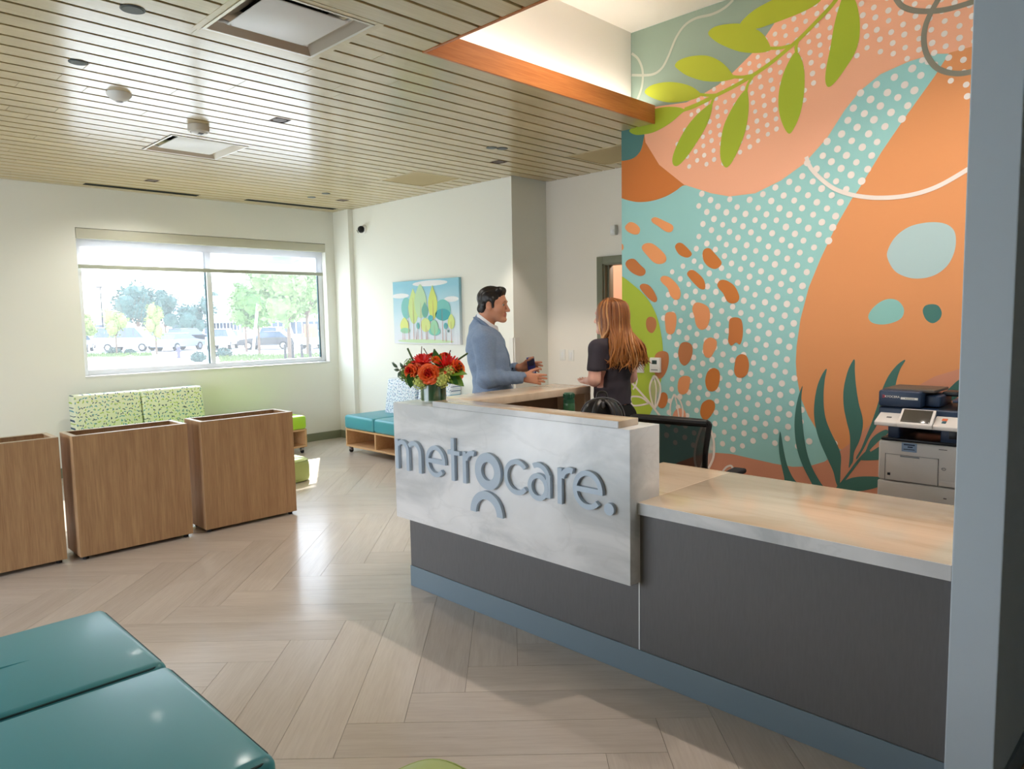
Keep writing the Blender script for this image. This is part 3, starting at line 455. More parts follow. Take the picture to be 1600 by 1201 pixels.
# window: aluminium frame, two panes, white reveal
w = thing('window_1', 'wide two pane window with white frame in the end wall', 'window', (3.74, 8.82, 1.06), kind='structure')
fr = MB()
for lo, hi in (((2.265, 8.80, 1.055), (2.325, 8.85, 2.625)), ((5.165, 8.80, 1.055), (5.225, 8.85, 2.625)), ((2.325, 8.80, 1.055), (5.165, 8.85, 1.115)), ((2.325, 8.80, 2.44), (5.165, 8.85, 2.625))): fr.box(lo, hi, .004)
fr.build('window_frame', MAT['alu_white'], w, True)
MB().box((3.655, 8.785, 1.115), (3.715, 8.85, 2.44), .004).build('mullion', MAT['alu_white'], w, True)
gl = pane_glass('window_glass', .035, gloss=.04)  # translucent share puts a pale glare veil over the outdoors
for a, b in ((2.325, 3.655), (3.715, 5.165)):
    p = MB().box((a, 8.822, 1.115), (b, 8.828, 2.44)).build('pane', gl, w, True, smooth=0)
    MB().box((b-.012, 8.812, 1.115), (b, 8.838, 2.44)).build('gasket', MAT['gasket'], p, True, smooth=0)
MB().box((2.265, 8.69, 1.04), (5.225, 8.80, 1.056), .002).build('window_sill', MAT['white_metal'], w, True)
w2 = thing('window_2', 'glazed entrance side with slim white frames, out of frame', 'window', (-2.65, 5.15, 0), kind='structure')
fr = MB().box((-2.69, 2.7, 2.80), (-2.61, 7.6, 2.86)).box((-2.69, 2.7, 0), (-2.61, 7.6, .06))
for y in (2.73, 3.93, 5.15, 6.37, 7.57): fr.box((-2.69, y-.03, .06), (-2.61, y+.03, 2.80))
fr.build('window_frame', MAT['alu_white'], w2, True, smooth=0)
for y in (2.76, 3.96, 5.18, 6.40): MB().box((-2.653, y, .06), (-2.647, y+1.16, 2.80)).build('pane', MAT['window_glass'], w2, True, smooth=0)
# roller blind
b = thing('roller_blind', 'white translucent roller blind half lowered across the window', 'blind', (3.74, 8.72, 2.2))
MB().box((2.268, 8.695, 2.515), (5.222, 8.775, 2.62), .004).build('fascia', mat('blind_fascia', (206, 204, 186), .5), b, True)
MB().box((2.28, 8.738, 2.24), (5.19, 8.740, 2.53)).build('fabric', seethrough('blind_fabric', (236, 238, 246), .42, translucent=.22), b, True, smooth=0)
MB().box((2.28, 8.725, 2.202), (5.19, 8.752, 2.245), .004).build('bottom_rail', mat('blind_rail', (176, 180, 164), .4), b, True)
# corner guard
g1 = struct('trim_3', MB().box((5.405, 5.37, .105), (5.43, 5.43, 1.39)).box((5.42, 5.355, .105), (5.49, 5.38, 1.39)), MAT['white_plastic'], 'white corner guard on the wall corner behind the man', 'corner guard', smooth=0)
# ================================================================== mural on the right wall
wr = struct('wall_right', MB().box((4.81, .6, 0), (4.95, 3.53, 3.77)), mat('m_teal', (158, 212, 208), .7), 'tall wall behind the desk painted with a leaf and dot mural', 'mural wall', smooth=0)
MC = dict(sage=(146, 166, 150), rust=(212, 124, 56), deepteal=(84, 132, 128), deepteal2=(72, 126, 118), peach=(250, 184, 148), orange=(228, 154, 98), dusty=(216, 148, 118), lime2=(178, 200, 62),
          lime=(176, 186, 48), lime3=(168, 186, 46), lo=(244, 164, 104), lo2=(238, 160, 106), lo3=(236, 168, 136), br=(206, 124, 54), br2=(204, 124, 64), br3=(190, 122, 74), paleblue=(182, 208, 208), aqua=(146, 202, 194),
          darkleaf=(70, 118, 108), greyline=(140, 136, 120), whiteline=(244, 232, 222), paleline=(190, 194, 178))
for n_, c_ in MC.items(): mat('m_'+n_, c_, .7)
mat('m_dot', (246, 236, 228), .7)
seethrough('m_veil', (246, 236, 226), .30, translucent=0)
def dec(s): return [tuple(float(v)/1000 for v in q.split(',')) for q in s.split()]
LAYER = dict(painted_disc=6, painted_bean=16, painted_blob=16, painted_frond=18, painted_stem=20, painted_leaf=22, painted_line=24, painted_tint=19, painted_outline=21)
fi = 0
def flat(name, polys, m, x, parent, stuff=False):
    vs, fs = [], []
    for p in polys:
        p = [q for i, q in enumerate(p) if (q[0]-p[i-1][0])**2+(q[1]-p[i-1][1])**2 > 1e-8]
        if len(p) < 3: continue
        o = len(vs); vs += [(x, a, z) for a, z in p]
        for t in tessellate_polygon([[Vector((a, z, 0)) for a, z in p]]): fs.append(tuple(o+i for i in t))
    if not fs: return
    me = bpy.data.meshes.new(name); me.from_pydata(vs, [], fs); me.materials.append(m)
    for p in me.polygons:
        if p.normal.x > 0: p.flip()
    o = mobj(name, me, parent)
    if stuff: o['kind'] = 'stuff'
    return o
def stroke(pts, w):
    P_ = crom([Vector((a, z, 0)) for a, z in pts], 8, False); out = []
    L_, R_ = [], []
    for i, p in enumerate(P_):
        t = (P_[min(i+1, len(P_)-1)]-P_[max(i-1, 0)]).normalized(); n_ = Vector((-t.y, t.x, 0))*w/2
        L_.append((p.x+n_.x, p.y+n_.y)); R_.append((p.x-n_.x, p.y-n_.y))
    return [[L_[i], L_[i+1], R_[i+1], R_[i]] for i in range(len(P_)-1)]
for nm, c_, k_, pts, w_ in MURAL:
    pts = dec(pts)
    if nm == 'painted_field': fi += 1; lay = fi+(5 if c_ in ('peach', 'orange', 'dusty') else 0)
    elif c_ == 'lime2': lay = 13
    else: lay = LAYER[nm]+.05*len(wr.children)%1.2
    if k_ == 'l': polys = stroke(pts, w_)
    elif k_ == 's': polys = [[(p.x, p.y) for p in crom([Vector((a, z, 0)) for a, z in pts], 6)]]
    else: polys = [pts]
    polys = [clip_poly(p, .602, 3.5295, .02, 3.769) for p in polys]
    flat(nm, [p for p in polys if len(p) > 2], MAT['m_'+c_], 4.81-.00012*lay, wr)
def discs(s, r, x):
    out = []
    for i, (a, z) in enumerate(dec(s)):
        q = random.Random(i); a += q.uniform(-.006, .006); z += q.uniform(-.006, .006); rr_ = r*q.uniform(.92, 1.08)
        if .62 < a < 3.5 and z < 3.74: out.append([(a+rr_*math.cos(k*PI/7), z+rr_*math.sin(k*PI/7)) for k in range(14)])
    return out
flat('painted_dots', discs(DOTS_A, .0215, 0), MAT['m_dot'], 4.81-.00012*14.5, wr, True)
flat('painted_dots', discs(DOTS_B, .0165, 0), MAT['m_dot'], 4.81-.00012*15.2, wr, True)
# ================================================================== ceiling fittings
def diffuser(x0, x1, y0, y1, label):
    t = thing('air_diffuser', label, 'air diffuser', ((x0+x1)/2, (y0+y1)/2, CZ), group='square plaque air diffusers')
    cx, cy = (x0+x1)/2, (y0+y1)/2; hx, hy = (x1-x0)/2, (y1-y0)/2
    def ring(a, za, b, zb):
        va = [(cx+i*(hx-a), cy+j*(hy-a), za) for i, j in ((-1, -1), (1, -1), (1, 1), (-1, 1))]; vb = [(cx+i*(hx-b), cy+j*(hy-b), zb) for i, j in ((-1, -1), (1, -1), (1, 1), (-1, 1))]
        return va+vb, [(i, (i+1) % 4, 4+(i+1) % 4, 4+i) for i in range(4)]
    fm = MAT['diff_metal']; m = MB(); m.pf(*ring(-.004, CZ-.004, .012, CZ-.004)); m.pf(*ring(.012, CZ-.004, .05, CZ+.035)); m.pf(*ring(.05, CZ+.035, .13, CZ+.075)); m.pf(*ring(-.004, CZ-.004, -.004, CZ+.02))
    m.build('diffuser_frame', fm, t, True, smooth=0)
    MB().cyl((cx, cy, CZ+.06), (cx, cy, CZ+.15), .17).build('duct_collar', MAT['soft_black'], t, True)
    MB().box((cx-hx+.085, cy-hy+.085, CZ+.012), (cx+hx-.085, cy+hy-.085, CZ+.018), .002).build('plaque', MAT['white_metal'], t, True)
    for i in (-1, 1):
        for j in (-1, 1): MB().tube([(cx+i*(hx-.10), cy+j*(hy-.10), CZ+.016), (cx+i*(hx-.075), cy+j*(hy-.075), CZ+.03), (cx+i*(hx-.055), cy+j*(hy-.055), CZ+.034)], .009, 8).build('bracket', MAT['white_metal'], t, True)
    return t
mat('diff_metal', (196, 188, 174), .28, metal=.55)
diffuser(1.585, 2.18, 3.097, 3.693, 'large square white air diffuser nearest the ceiling opening')
diffuser(2.245, 2.852, 5.895, 6.525, 'square white air diffuser toward the window behind the round detector')
# wooden border boards around the near diffuser
for i, (lo, hi) in enumerate((((1.545, 3.06, CZ-.001), (1.581, 3.73, CZ+.017)), ((2.184, 3.06, CZ-.001), (2.222, 3.73, CZ+.017)), ((1.581, 3.697, CZ-.001), (2.184, 3.73, CZ+.017)), ((1.581, 3.06, CZ-.001), (2.184, 3.093, CZ+.017)))):
    MB().box(lo, hi, .001, 1).build('border_board', MAT['ceiling_wood'], ceiling, smooth=0)
def sq_light(x, y, label, lit):
    t = thing('square_downlight', label, 'downlight', (x, y, CZ), group='square recessed downlights')
    m = MB()
    for lo, hi in (((-.058, -.058, -.003), (.058, -.05, .03)), ((-.058, .05, -.003), (.058, .058, .03)), ((-.058, -.05, -.003), (-.05, .05, .03)), ((.05, -.05, -.003), (.058, .05, .03))): m.box(lo, hi)
    m.build('housing', MAT['dl_bronze'], t, smooth=0)
    MB().lathe([(.0, .05), (.03, .05), (.047, .02), (.05, .0)], 20).build('reflector', MAT['dl_bronze'], t)
    MB().cyl((0, 0, .035), (0, 0, .045), .016).build('lens', glow('dl_lit', (255, 225, 190), 25) if lit else MAT['white_plastic'], t)
mat('dl_bronze', (84, 64, 52), .45, metal=.2)
for (x, y), l, lit in zip(SQ, ('square recessed downlight near the large diffuser', 'square recessed downlight above the left half of the window', 'square recessed downlight glowing in front of the wall return', 'square recessed downlight near the window wall corner'), (0, 0, 1, 0)): sq_light(x, y, l, lit)
def disc_cap(x, y, r, label):
    t = thing('round_ceiling_cap', label, 'ceiling cap', (x, y, CZ), group='round grey ceiling caps')
    MB().lathe([(0, -.006), (r*.86, -.006), (r*.9, -.003), (r, -.002), (r, .004)], 28).build('plate', MAT['cap_grey'], t)
    MB().lathe([(r*.93, -.001), (r*1.08, -.003), (r*1.08, .004)], 28).build('rim', MAT['cap_rim'], t)
mat('cap_grey', (104, 112, 110), .6); mat('cap_rim', (60, 62, 60), .5)
for x, y, r, l in ((1.263, 3.694, .05, 'large round grey ceiling cap left of the near diffuser'), (1.278, 4.624, .045, 'round grey ceiling cap above the domed detector'), (4.413, 4.60, .045, 'left one of the paired round caps near the painting wall'), (4.50, 4.56, .045, 'right one of the paired round caps near the painting wall'), (4.525, 7.787, .045, 'round cap closest to the window wall corner'), (4.52, 7.46, .045, 'round cap next to the one in the window corner')): disc_cap(x, y, r, l)
t = thing('motion_sensor', 'white domed motion sensor on the ceiling left of centre', 'sensor', (1.622, 5.073, CZ))
MB().lathe([(.0, -.052), (.022, -.05), (.05, -.036), (.07, -.014), (.074, 0), (.074, .002)], 28).build('dome', MAT['white_plastic'], t)
MB().lathe([(.0, -.057), (.016, -.055), (.024, -.048)], 16).build('lens', mat('sensor_lens', (190, 190, 188), .3), t)
t = thing('smoke_detector', 'white drum shaped smoke detector just before the far diffuser', 'smoke detector', (2.29, 5.503, CZ))
MB().lathe([(.06, -.05), (.072, -.046), (.076, -.03), (.074, 0), (.074, .002)], 28).lathe([(0, -.05), (.06, -.05)], 28).build('drum', mat('detector_body', (214, 206, 190), .4), t)
MB().lathe([(.0, -.068), (.03, -.066), (.05, -.058), (.055, -.05)], 24).build('cap', MAT['white_plastic'], t)
for a in range(5): MB().box((-.016+a*.007, -.05, -.0675), (-.012+a*.007, .0, -.0635)).build('slot', MAT['dark_metal'], t, smooth=0)
def slot(x0, x1, y0, label):
    t = thing('slot_diffuser', label, 'slot diffuser', ((x0+x1)/2, y0+.055, CZ), group='dark slot diffusers along the window wall')
    MB().box((x0, y0, CZ+.004), (x1, y0+.11, CZ+.016)).build('back_plate', MAT['soft_black'], t, True, smooth=0)
    for k in range(3): MB().box((x0, y0+k*.0515, CZ-.002), (x1, y0+k*.0515+.007, CZ+.010)).build('blade', mat('slot_grey', (50, 58, 54), .6) if 'slot_grey' not in MAT else MAT['slot_grey'], t, True, smooth=0)
slot(2.324, 3.49, 8.435, 'long dark slot diffuser above the left half of the window'); slot(4.02, 5.235, 8.365, 'long dark slot diffuser toward the corner right of the window')
def panel(x0, x1, y0, y1, label):
    t = thing('access_panel', label, 'ceiling panel', ((x0+x1)/2, (y0+y1)/2, CZ), group='tan square ceiling panels')
    MB().box((x0+.02, y0+.02, CZ+.002), (x1-.02, y1-.02, CZ+.01)).build('panel', mat('panel_tan', (186, 166, 122), .6, bump=.3, bscale=400) if 'panel_tan' not in MAT else MAT['panel_tan'], t, True, smooth=0)
    m = MB()
    for lo, hi in (((x0, y0), (x1, y0+.022)), ((x0, y1-.022), (x1, y1)), ((x0, y0+.022), (x0+.022, y1-.022)), ((x1-.022, y0+.022), (x1, y1-.022))): m.box((*lo, CZ-.002), (*hi, CZ+.014))
    m.build('frame', MAT['ceiling_wood'], t, True, smooth=0)
panel(4.53, 5.12, 5.785, 6.435, 'tan square ceiling panel above the tree painting'); panel(5.16, 5.76, 3.80, 4.42, 'tan square ceiling panel half hidden by the mural wall')
# raised-ceiling spots
for i, (x, y, z, p) in enumerate(DOWN):
    t = thing('round_downlight', ('round downlight in the raised ceiling over the counter', 'round downlight in the raised ceiling near the cove wall', 'round downlight in the raised ceiling near the wall end')[i] if y > .55 else 'round downlight hidden beyond the wall end', 'downlight', (x, y, 3.77))
    MB().lathe([(.045, -.004), (.06, -.003), (.062, .0)], 24).build('trim_ring', MAT['white_metal'], t)
    MB().lathe([(0, .0), (.045, -.003)], 24).build('lens', glow('spot_lens', (255, 214, 170), 6) if 'spot_lens' not in MAT else MAT['spot_lens'], t)
# wall fittings
t = thing('security_camera', 'small dark turret camera on the painting wall near the corner', 'camera', (5.43, 8.06, 2.77))
MB().lathe([(0, 0), (.055, 0), (.055, .02), (.04, .032), (0, .034)], 20, M=Matrix.Rotation(-PI/2, 4, 'Y')).build('base', MAT['white_plastic'], t)
MB().ell((-.055, 0, -.005), .045, 18, 12).build('ball', MAT['dark_metal'], t)
MB().lathe([(0, .03), (.022, .028), (.024, .02)], 16, M=Matrix.Translation((-.07, .02, -.02)) @ Vector((-.6, .5, -.4)).to_track_quat('Z', 'Y').to_matrix().to_4x4()).build('lens', mat('cam_lens', (20, 24, 28), .05), t)
def plate(x, y, z, w, h, label, kind, nx=-1, n=1):
    t = thing('wall_plate', label, 'wall plate', (x, y, z))
    MB().box((-.006, -w/2, -h/2), (0, w/2, h/2), .002).build('plate', MAT['white_plastic'], t)
    if kind == 'switch': MB().box((-.009, -.017, -.034), (-.005, .017, .034), .0015).build('rocker', MAT['white_metal'], t)
    else: MB().box((-.0075, -.012, -.03), (-.005, .012, .03), .001).build('insert', MAT['white_metal'], t)
plate(5.96, 5.165, 1.19, .075, .118, 'left white wall plate on the wall behind the woman', 'blank'); plate(5.96, 5.045, 1.185, .075, .118, 'right white rocker switch plate on the wall behind the woman', 'switch')
plate(4.8065, 3.352, 1.205, .075, .118, 'white wall plate on the mural half hidden by the woman', 'blank')
t = thing('motion_detector', 'small white wall sensor above the door frame by the mural edge', 'sensor', (5.96, 4.455, 2.45))
MB().box((-.05, -.032, -.05), (0, .032, .05), .01, 3).build('body', MAT['white_plastic'], t)
MB().box((-.054, -.02, -.03), (-.048, .02, .005), .004).build('lens', MAT['white_metal'], t)
t = thing('thermostat', 'white thermostat with a dark display on the mural', 'thermostat', (4.8065, 3.20, 1.213))
MB().box((-.03, -.046, -.058), (0, .046, .058), .005, 3).build('case', MAT['white_plastic'], t)
MB().box((-.0315, -.022, .008), (-.0295, .022, .038), .001).build('display', mat('lcd', (52, 74, 66), .2), t)
MB().box((-.0315, -.03, -.04), (-.0295, .03, -.034)).build('vent', MAT['cap_grey'], t, smooth=0)
# ================================================================== reception desk
desk = thing('reception_desk', 'L shaped reception desk with grey base and raised marble front', 'reception desk', (2.9, 2.0, 0))
MB().box((2.578, 1.806, .126), (2.60, 3.46, 1.10), .001, 1).build('base_panel', MAT['laminate_grey'], desk, True, smooth=0)
MB().box((2.578, .601, .126), (2.60, 1.802, .742), .001, 1).build('base_panel', MAT['laminate_grey'], desk, True, smooth=0)
MB().box((2.576, 1.8005, .126), (2.581, 1.8075, .742)).build('edge_strip', MAT['alu_white'], desk, True, smooth=0)
MB().box((2.60, 3.44, 0), (3.89, 3.46, 1.072)).box((2.73, 3.425, .86), (3.89, 3.44, 1.072)).build('back_panel', MAT['niche_brown'], desk, True, smooth=0)
MB().box((2.572, .601, 0), (2.578, 3.462, .126), .002, 1).box((2.578, 3.455, 0), (3.89, 3.462, .126), .002, 1).build('baseboard', MAT['cove_base'], desk, True, smooth=0)
MB().box((2.505, 1.80, .436), (2.728, 3.49, 1.118), .0025, 2).build('marble_front', MAT['marble_front'], desk, True)
MB().box((2.728, 3.17, 1.072), (3.95, 3.49, 1.118), .0025, 2).build('return_top', MAT['marble_top'], desk, True)
MB().box((3.888, 3.17, 0), (3.95, 3.49, 1.072), .002, 1).build('end_panel', MAT['marble_top'], desk, True)
MB().box((2.51, 1.862, 1.118), (2.655, 3.125, 1.149), .0025, 2).build('ledge_slab', MAT['marble_top'], desk, True)
MB().box((2.56, .601, .742), (3.37, 1.80, .795), .0025, 2).box((2.728, 1.80, .742), (3.37, 2.2, .795), .002, 1).build('worktop', MAT['marble_top'], desk, True)
MB().box((2.728, 2.2, .715), (3.37, 2.80, .742), .002, 1).build('staff_worktop', MAT['niche_brown'], desk, True)
MB().box((2.728, 2.80, .83), (3.70, 3.42, .86), .002, 1).build('niche_shelf', MAT['niche_brown'], desk, True)
MB().box((3.33, .601, 0), (3.35, 2.2, .742)).box((2.70, 2.80, 0), (2.72, 3.43, .83)).box((3.31, 2.2, 0), (3.33, 2.78, .715)).build('support_panel', MAT['niche_brown'], desk, True, smooth=0)
for nm, lo, hi in (('worktop_daylit_edge', (2.5565, .602, .743), (2.5602, 1.799, .7945)), ('ledge_daylit_edge', (2.5065, 1.863, 1.1185), (2.5102, 3.124, 1.1485))): MB().box(lo, hi, .0008, 1).build(nm, MAT['marble_front'], desk, True)  # cooler marble strips put the daylight on the front edges into the colour
# raised letters
sg = thing('sign_lettering', 'grey raised lower case lettering on the marble desk front', 'sign', (2.505, 2.65, .83))
LX0, LX1 = 2.503, 2.484
def letter(name, polys, lab=None):
    m = MB()
    for k, p in enumerate(polys): m.prism(p, lambda u, v, t: (t, 3.475-u, v), LX1-.0003*k, LX0)
    o = m.build(name, MAT['letter_grey'], sg, True, smooth=30); return o
def ring_arc(cx, cy, ro, ri, a0, a1, n=36, sx=1):
    o = [(cx+sx*ro*math.cos(R(a0+(a1-a0)*i/n)), cy+ro*math.sin(R(a0+(a1-a0)*i/n))) for i in range(n+1)]
    return o+[(cx+sx*ri*math.cos(R(a1-(a1-a0)*i/n)), cy+ri*math.sin(R(a1-(a1-a0)*i/n))) for i in range(n+1)]
def rect(x0, y0, x1, y1): return [(x0, y0), (x1, y0), (x1, y1), (x0, y1)]
SW = .026
BL, XH = .735, .908
letter('letter', [rect(.023, BL, .023+SW, XH), ring_arc(.087, .843, .066, .040, 0, 140, 24), rect(.127, BL, .153, .845), ring_arc(.197, .843, .070, .044, 0, 140, 24), rect(.241, BL, .267, .845)])
def e_(cx, cy, r): return [ring_arc(cx, cy, r, r-.024, 0, 318, 44, .96), rect(cx-r*.85, cy-.012, cx+r*.96, cy+.012)]
letter('letter', e_(.389, .821, .0875))
letter('letter', [rect(.523, BL, .549, .965), rect(.494, .876, .592, .899)])
letter('letter', [rect(.617, BL, .643, .904), ring_arc(.690, .855, .060, .034, 70, 175, 20)])
letter('letter', [ring_arc(.808, .823, .0955, .048, 0, 180, 32), ring_arc(.808, .823, .0955, .048, 180, 360, 32)])
letter('letter', [ring_arc(.792, .597, .121, .078, 0, 180, 44)])
letter('letter', [ring_arc(1.015, .823, .0885, .064, 42, 318, 44)])
letter('letter', [rect(1.209, .752, 1.235, .862), ring_arc(1.158, .838, .077, .053, 14, 118, 24), ring_arc(1.157, .796, .0665, .042, 30, 330, 40, 1.0), ring_arc(1.157, .796, .0665, .042, -32, 32, 12)])
letter('letter', [rect(1.281, BL+.003, 1.307, .907), ring_arc(1.356, .857, .060, .034, 70, 175, 20)])
letter('letter', e_(1.458, .828, .0885))
letter('letter', [[(1.577+.027*math.cos(2*PI*i/28), .762+.027*math.sin(2*PI*i/28)) for i in range(28)]])
# ================================================================== planters
mat('planter_lit_rim', (214, 196, 168), .4)
PL = thing('planter_box', 'right empty wooden planter box, the one standing fully in view', 'planter', (2.557, 5.655, 0), group='empty wooden planter boxes')
hw, hd = .378, .155
MB().box((-hw, -hd, .025), (hw, -hd+.022, .857), .001, 1).build('front_board', MAT['planter_wood'], PL)
MB().box((-hw, hd-.022, .025), (hw, hd, .857), .001, 1).build('rear_board', MAT['planter_wood'], PL)
for s in (-1, 1): MB().box((min(s*hw, s*(hw-.022)), -hd+.022, .025), (max(s*hw, s*(hw-.022)), hd-.022, .857), .001, 1).build('side_board', MAT['planter_wood'], PL)
MB().box((-hw+.022, -hd+.022, .55), (hw-.022, hd-.022, .565)).build('inner_floor', MAT['niche_brown'], PL, smooth=0)
m = MB()
for lo, hi in (((-hw, -hd, .857), (hw, -hd+.032, .860)), ((-hw, hd-.032, .857), (hw, hd, .860)), ((-hw, -hd+.032, .857), (-hw+.032, hd-.032, .860)), ((hw-.032, -hd+.032, .857), (hw, hd-.032, .860))): m.box(lo, hi)
m.build('lit_rim', MAT['planter_lit_rim'], PL, smooth=0)  # paler rim colour imitates light falling on the top edges
for i in (-1, 1):
    for j in (-1, 1): MB().cyl((i*(hw-.04), j*(hd-.04), 0), (i*(hw-.04), j*(hd-.04), .027), .018, seg=12).build('foot', MAT['soft_black'], PL)
dup(PL, (1.703, 5.655, 0), label='middle empty wooden planter box in the row of three')
dup(PL, (.878, 5.70, 0), label='left empty wooden planter box cut by the picture edge')
# ================================================================== soft seating
def leather(n, c): return mat(n, c, .38, coat=.1, bump=.12, bscale=350)
leather('teal_vinyl', (76, 158, 170)); leather('lime_vinyl', (180, 226, 60)); leather('pale_lime', (190, 206, 128)); mat('piping_dark', (30, 62, 66), .5)
def pattern(name, base, cols, ax, sc):
    m = bpy.data.materials.new(name); m.use_nodes = True; nt = m.node_tree; L = nt.links.new; I = nt.nodes['Principled BSDF'].inputs; I['Roughness'].default_value = .7
    tc = nt.nodes.new('ShaderNodeTexCoord'); sp = nt.nodes.new('ShaderNodeSeparateXYZ'); L(tc.outputs['Object'], sp.inputs[0]); cb = nt.nodes.new('ShaderNodeCombineXYZ')
    L(sp.outputs[ax], cb.inputs[0]); L(sp.outputs[2], cb.inputs[1])
    sc_ = nt.nodes.new('ShaderNodeVectorMath'); sc_.operation = 'SCALE'; sc_.inputs['Scale'].default_value = sc; L(cb.outputs[0], sc_.inputs[0])
    last = None
    for q in range(2):
        of = nt.nodes.new('ShaderNodeVectorMath'); of.operation = 'ADD'; of.inputs[1].default_value = (q*3.37, q*7.1, 0); L(sc_.outputs[0], of.inputs[0])
        v = nt.nodes.new('ShaderNodeTexVoronoi'); v.voronoi_dimensions = '2D'; v.inputs['Scale'].default_value = 1; v.inputs['Randomness'].default_value = .75; L(of.outputs[0], v.inputs['Vector'])
        df = nt.nodes.new('ShaderNodeVectorMath'); df.operation = 'SUBTRACT'; L(of.outputs[0], df.inputs[0]); L(v.outputs['Position'], df.inputs[1])
        sc2 = nt.nodes.new('ShaderNodeSeparateColor'); L(v.outputs['Color'], sc2.inputs[0])
        an = nt.nodes.new('ShaderNodeMath'); an.operation = 'MULTIPLY'; an.inputs[1].default_value = 9.4; L(sc2.outputs[0], an.inputs[0])
        ro = nt.nodes.new('ShaderNodeVectorRotate'); ro.rotation_type = 'Z_AXIS'; L(df.outputs[0], ro.inputs[0]); L(an.outputs[0], ro.inputs['Angle'])
        st = nt.nodes.new('ShaderNodeVectorMath'); st.operation = 'MULTIPLY'; st.inputs[1].default_value = (1, 2.7, 0); L(ro.outputs[0], st.inputs[0])
        ln = nt.nodes.new('ShaderNodeVectorMath'); ln.operation = 'LENGTH'; L(st.outputs[0], ln.inputs[0])
        lt = nt.nodes.new('ShaderNodeMath'); lt.operation = 'LESS_THAN'; lt.inputs[1].default_value = .29; L(ln.outputs['Value'], lt.inputs[0])
        rp = nt.nodes.new('ShaderNodeValToRGB'); rp.color_ramp.interpolation = 'CONSTANT'; e = rp.color_ramp.elements; e[0].color = lin(cols[0]); e[1].position = 1/3; e[1].color = lin(cols[1]); x = e.new(2/3); x.color = lin(cols[2]); L(sc2.outputs[1], rp.inputs[0])
        mx = nt.nodes.new('ShaderNodeMix'); mx.data_type = 'RGBA'; L(lt.outputs[0], mx.inputs[0]); L(rp.outputs[0], mx.inputs[7])
        if last: L(last, mx.inputs[6])
        else: mx.inputs[6].default_value = lin(base)
        last = mx.outputs[2]
    L(last, I['Base Color']); MAT[name] = m; return m
pattern('fabric_green', (230, 236, 206), ((52, 84, 104), (90, 160, 170), (168, 196, 70)), 0, 23)
pattern('fabric_blue', (232, 238, 244), ((70, 110, 170), (120, 176, 200), (110, 130, 160)), 0, 26)
def cushion(lo, hi, bev, seg=4): return MB().box(lo, hi, bev, seg)
def lounge(name, label, loc, rz, n, unit, depth, vinyl, backs, back_mat, bw):
    # local x along the length, front at -y, seat top z .46
    t = thing(name, label, 'sofa', loc, rz)
    L_ = n*unit
    for i in range(n):
        c = cushion((i*unit+.003, 0, .297), ((i+1)*unit-.003, depth, .462), .035).build('seat_cushion', vinyl, t)
    fr = MB(); z0, z1 = .075, .297
    fr.box((0, .02, z1-.022), (L_, depth-.02, z1), .002, 1).box((0, .02, z0), (L_, depth-.02, z0+.022), .002, 1).box((.02, depth-.04, z0+.022), (L_-.02, depth-.022, z1-.022))
    fr.build('shelf_frame', MAT['maple'], t)
    for i in range(n+1):
        x = min(max(i*unit-.011, 0), L_-.022)
        MB().box((x, .02, z0+.022), (x+.022, depth-.04, z1-.022), .001, 1).build('divider', MAT['maple'], t)
    for x in (.05, L_-.05):
        for y in (.06, depth-.06):
            c = MB().cyl((x-.012, y, .025), (x+.012, y, .025), .025, seg=16).build('caster', MAT['soft_black'], t)
            MB().box((x-.018, y-.02, .03), (x+.018, y+.02, .076), .004).build('caster_bracket', MAT['chrome'], c)
    for x0 in backs:
        m = MB(); pr = [(-.30, .462), (-.225, .462)]
        b2 = bmesh.new(); bmesh.ops.create_cube(b2, size=1)
        for v in b2.verts:
            top = v.co.z > 0; fy = v.co.y < 0
            v.co = Vector((x0+bw/2+v.co.x*(bw-.006), (depth-.19+(.075 if top else 0)) if fy else depth-.01+(.05 if top else .03), .88 if top else .40))
        bmesh.ops.bevel(b2, geom=b2.edges[:], offset=.028, segments=4, profile=.5, affect='EDGES')
        m.merge(b2); m.build('backrest', back_mat, t)
    return t
lounge('lounge_sofa', 'long lime seat with two green patterned backrests under the window', (2.06, 7.96, 0), 0, 4, .594, .62, MAT['lime_vinyl'], (.0, .672), MAT['fabric_green'], .67)
lounge('lounge_sofa', 'turquoise seat with blue dotted backrests beneath the tree painting', (4.755, 7.65, 0), R(-90), 3, .62, .64, MAT['teal_vinyl'], (.19, .82), MAT['fabric_blue'], .6)
# near bench, its far right corner in frame
nb = thing('bench_seat', 'large turquoise cushioned bench in the near left corner', 'bench', (.53, 2.48, 0))
for y0, y1 in ((2.527, 3.228), (1.747, 2.523)):
    c = cushion((.02, y0, .30), (.85, y1, .452), .035, 5).build('seat_cushion', MAT['teal_vinyl'], nb, True)
    pth = [(.842, y0+.03, .424), (.842, y1-.03, .424)]
    MB().tube([(.05, y0+.012, .440), (.80, y0+.012, .440), (.828, y0+.02, .440), (.838, y0+.05, .440), (.838, y1-.05, .440), (.828, y1-.02, .440), (.80, y1-.012, .440), (.05, y1-.012, .440)], .0045, 8).build('piping', MAT['piping_dark'], c, True)
MB().tube([(.12, 2.93, .4505), (.25, 2.92, .453), (.42, 2.905, .453), (.56, 2.90, .4495)], [.004, .010, .009, .003], 8, flat=.45).build('crease', MAT['teal_vinyl'], nb, True)
fr = MB().box((.04, 1.77, .278), (.83, 3.21, .30), .002, 1).box((.04, 1.77, .075), (.83, 3.21, .097), .002, 1)
for y in (1.77, 2.514, 3.188): fr.box((.04, y, .097), (.83, y+.022, .278))
fr.box((.05, 1.792, .097), (.07, 3.188, .278)); fr.build('shelf_frame', MAT['maple'], nb, True)
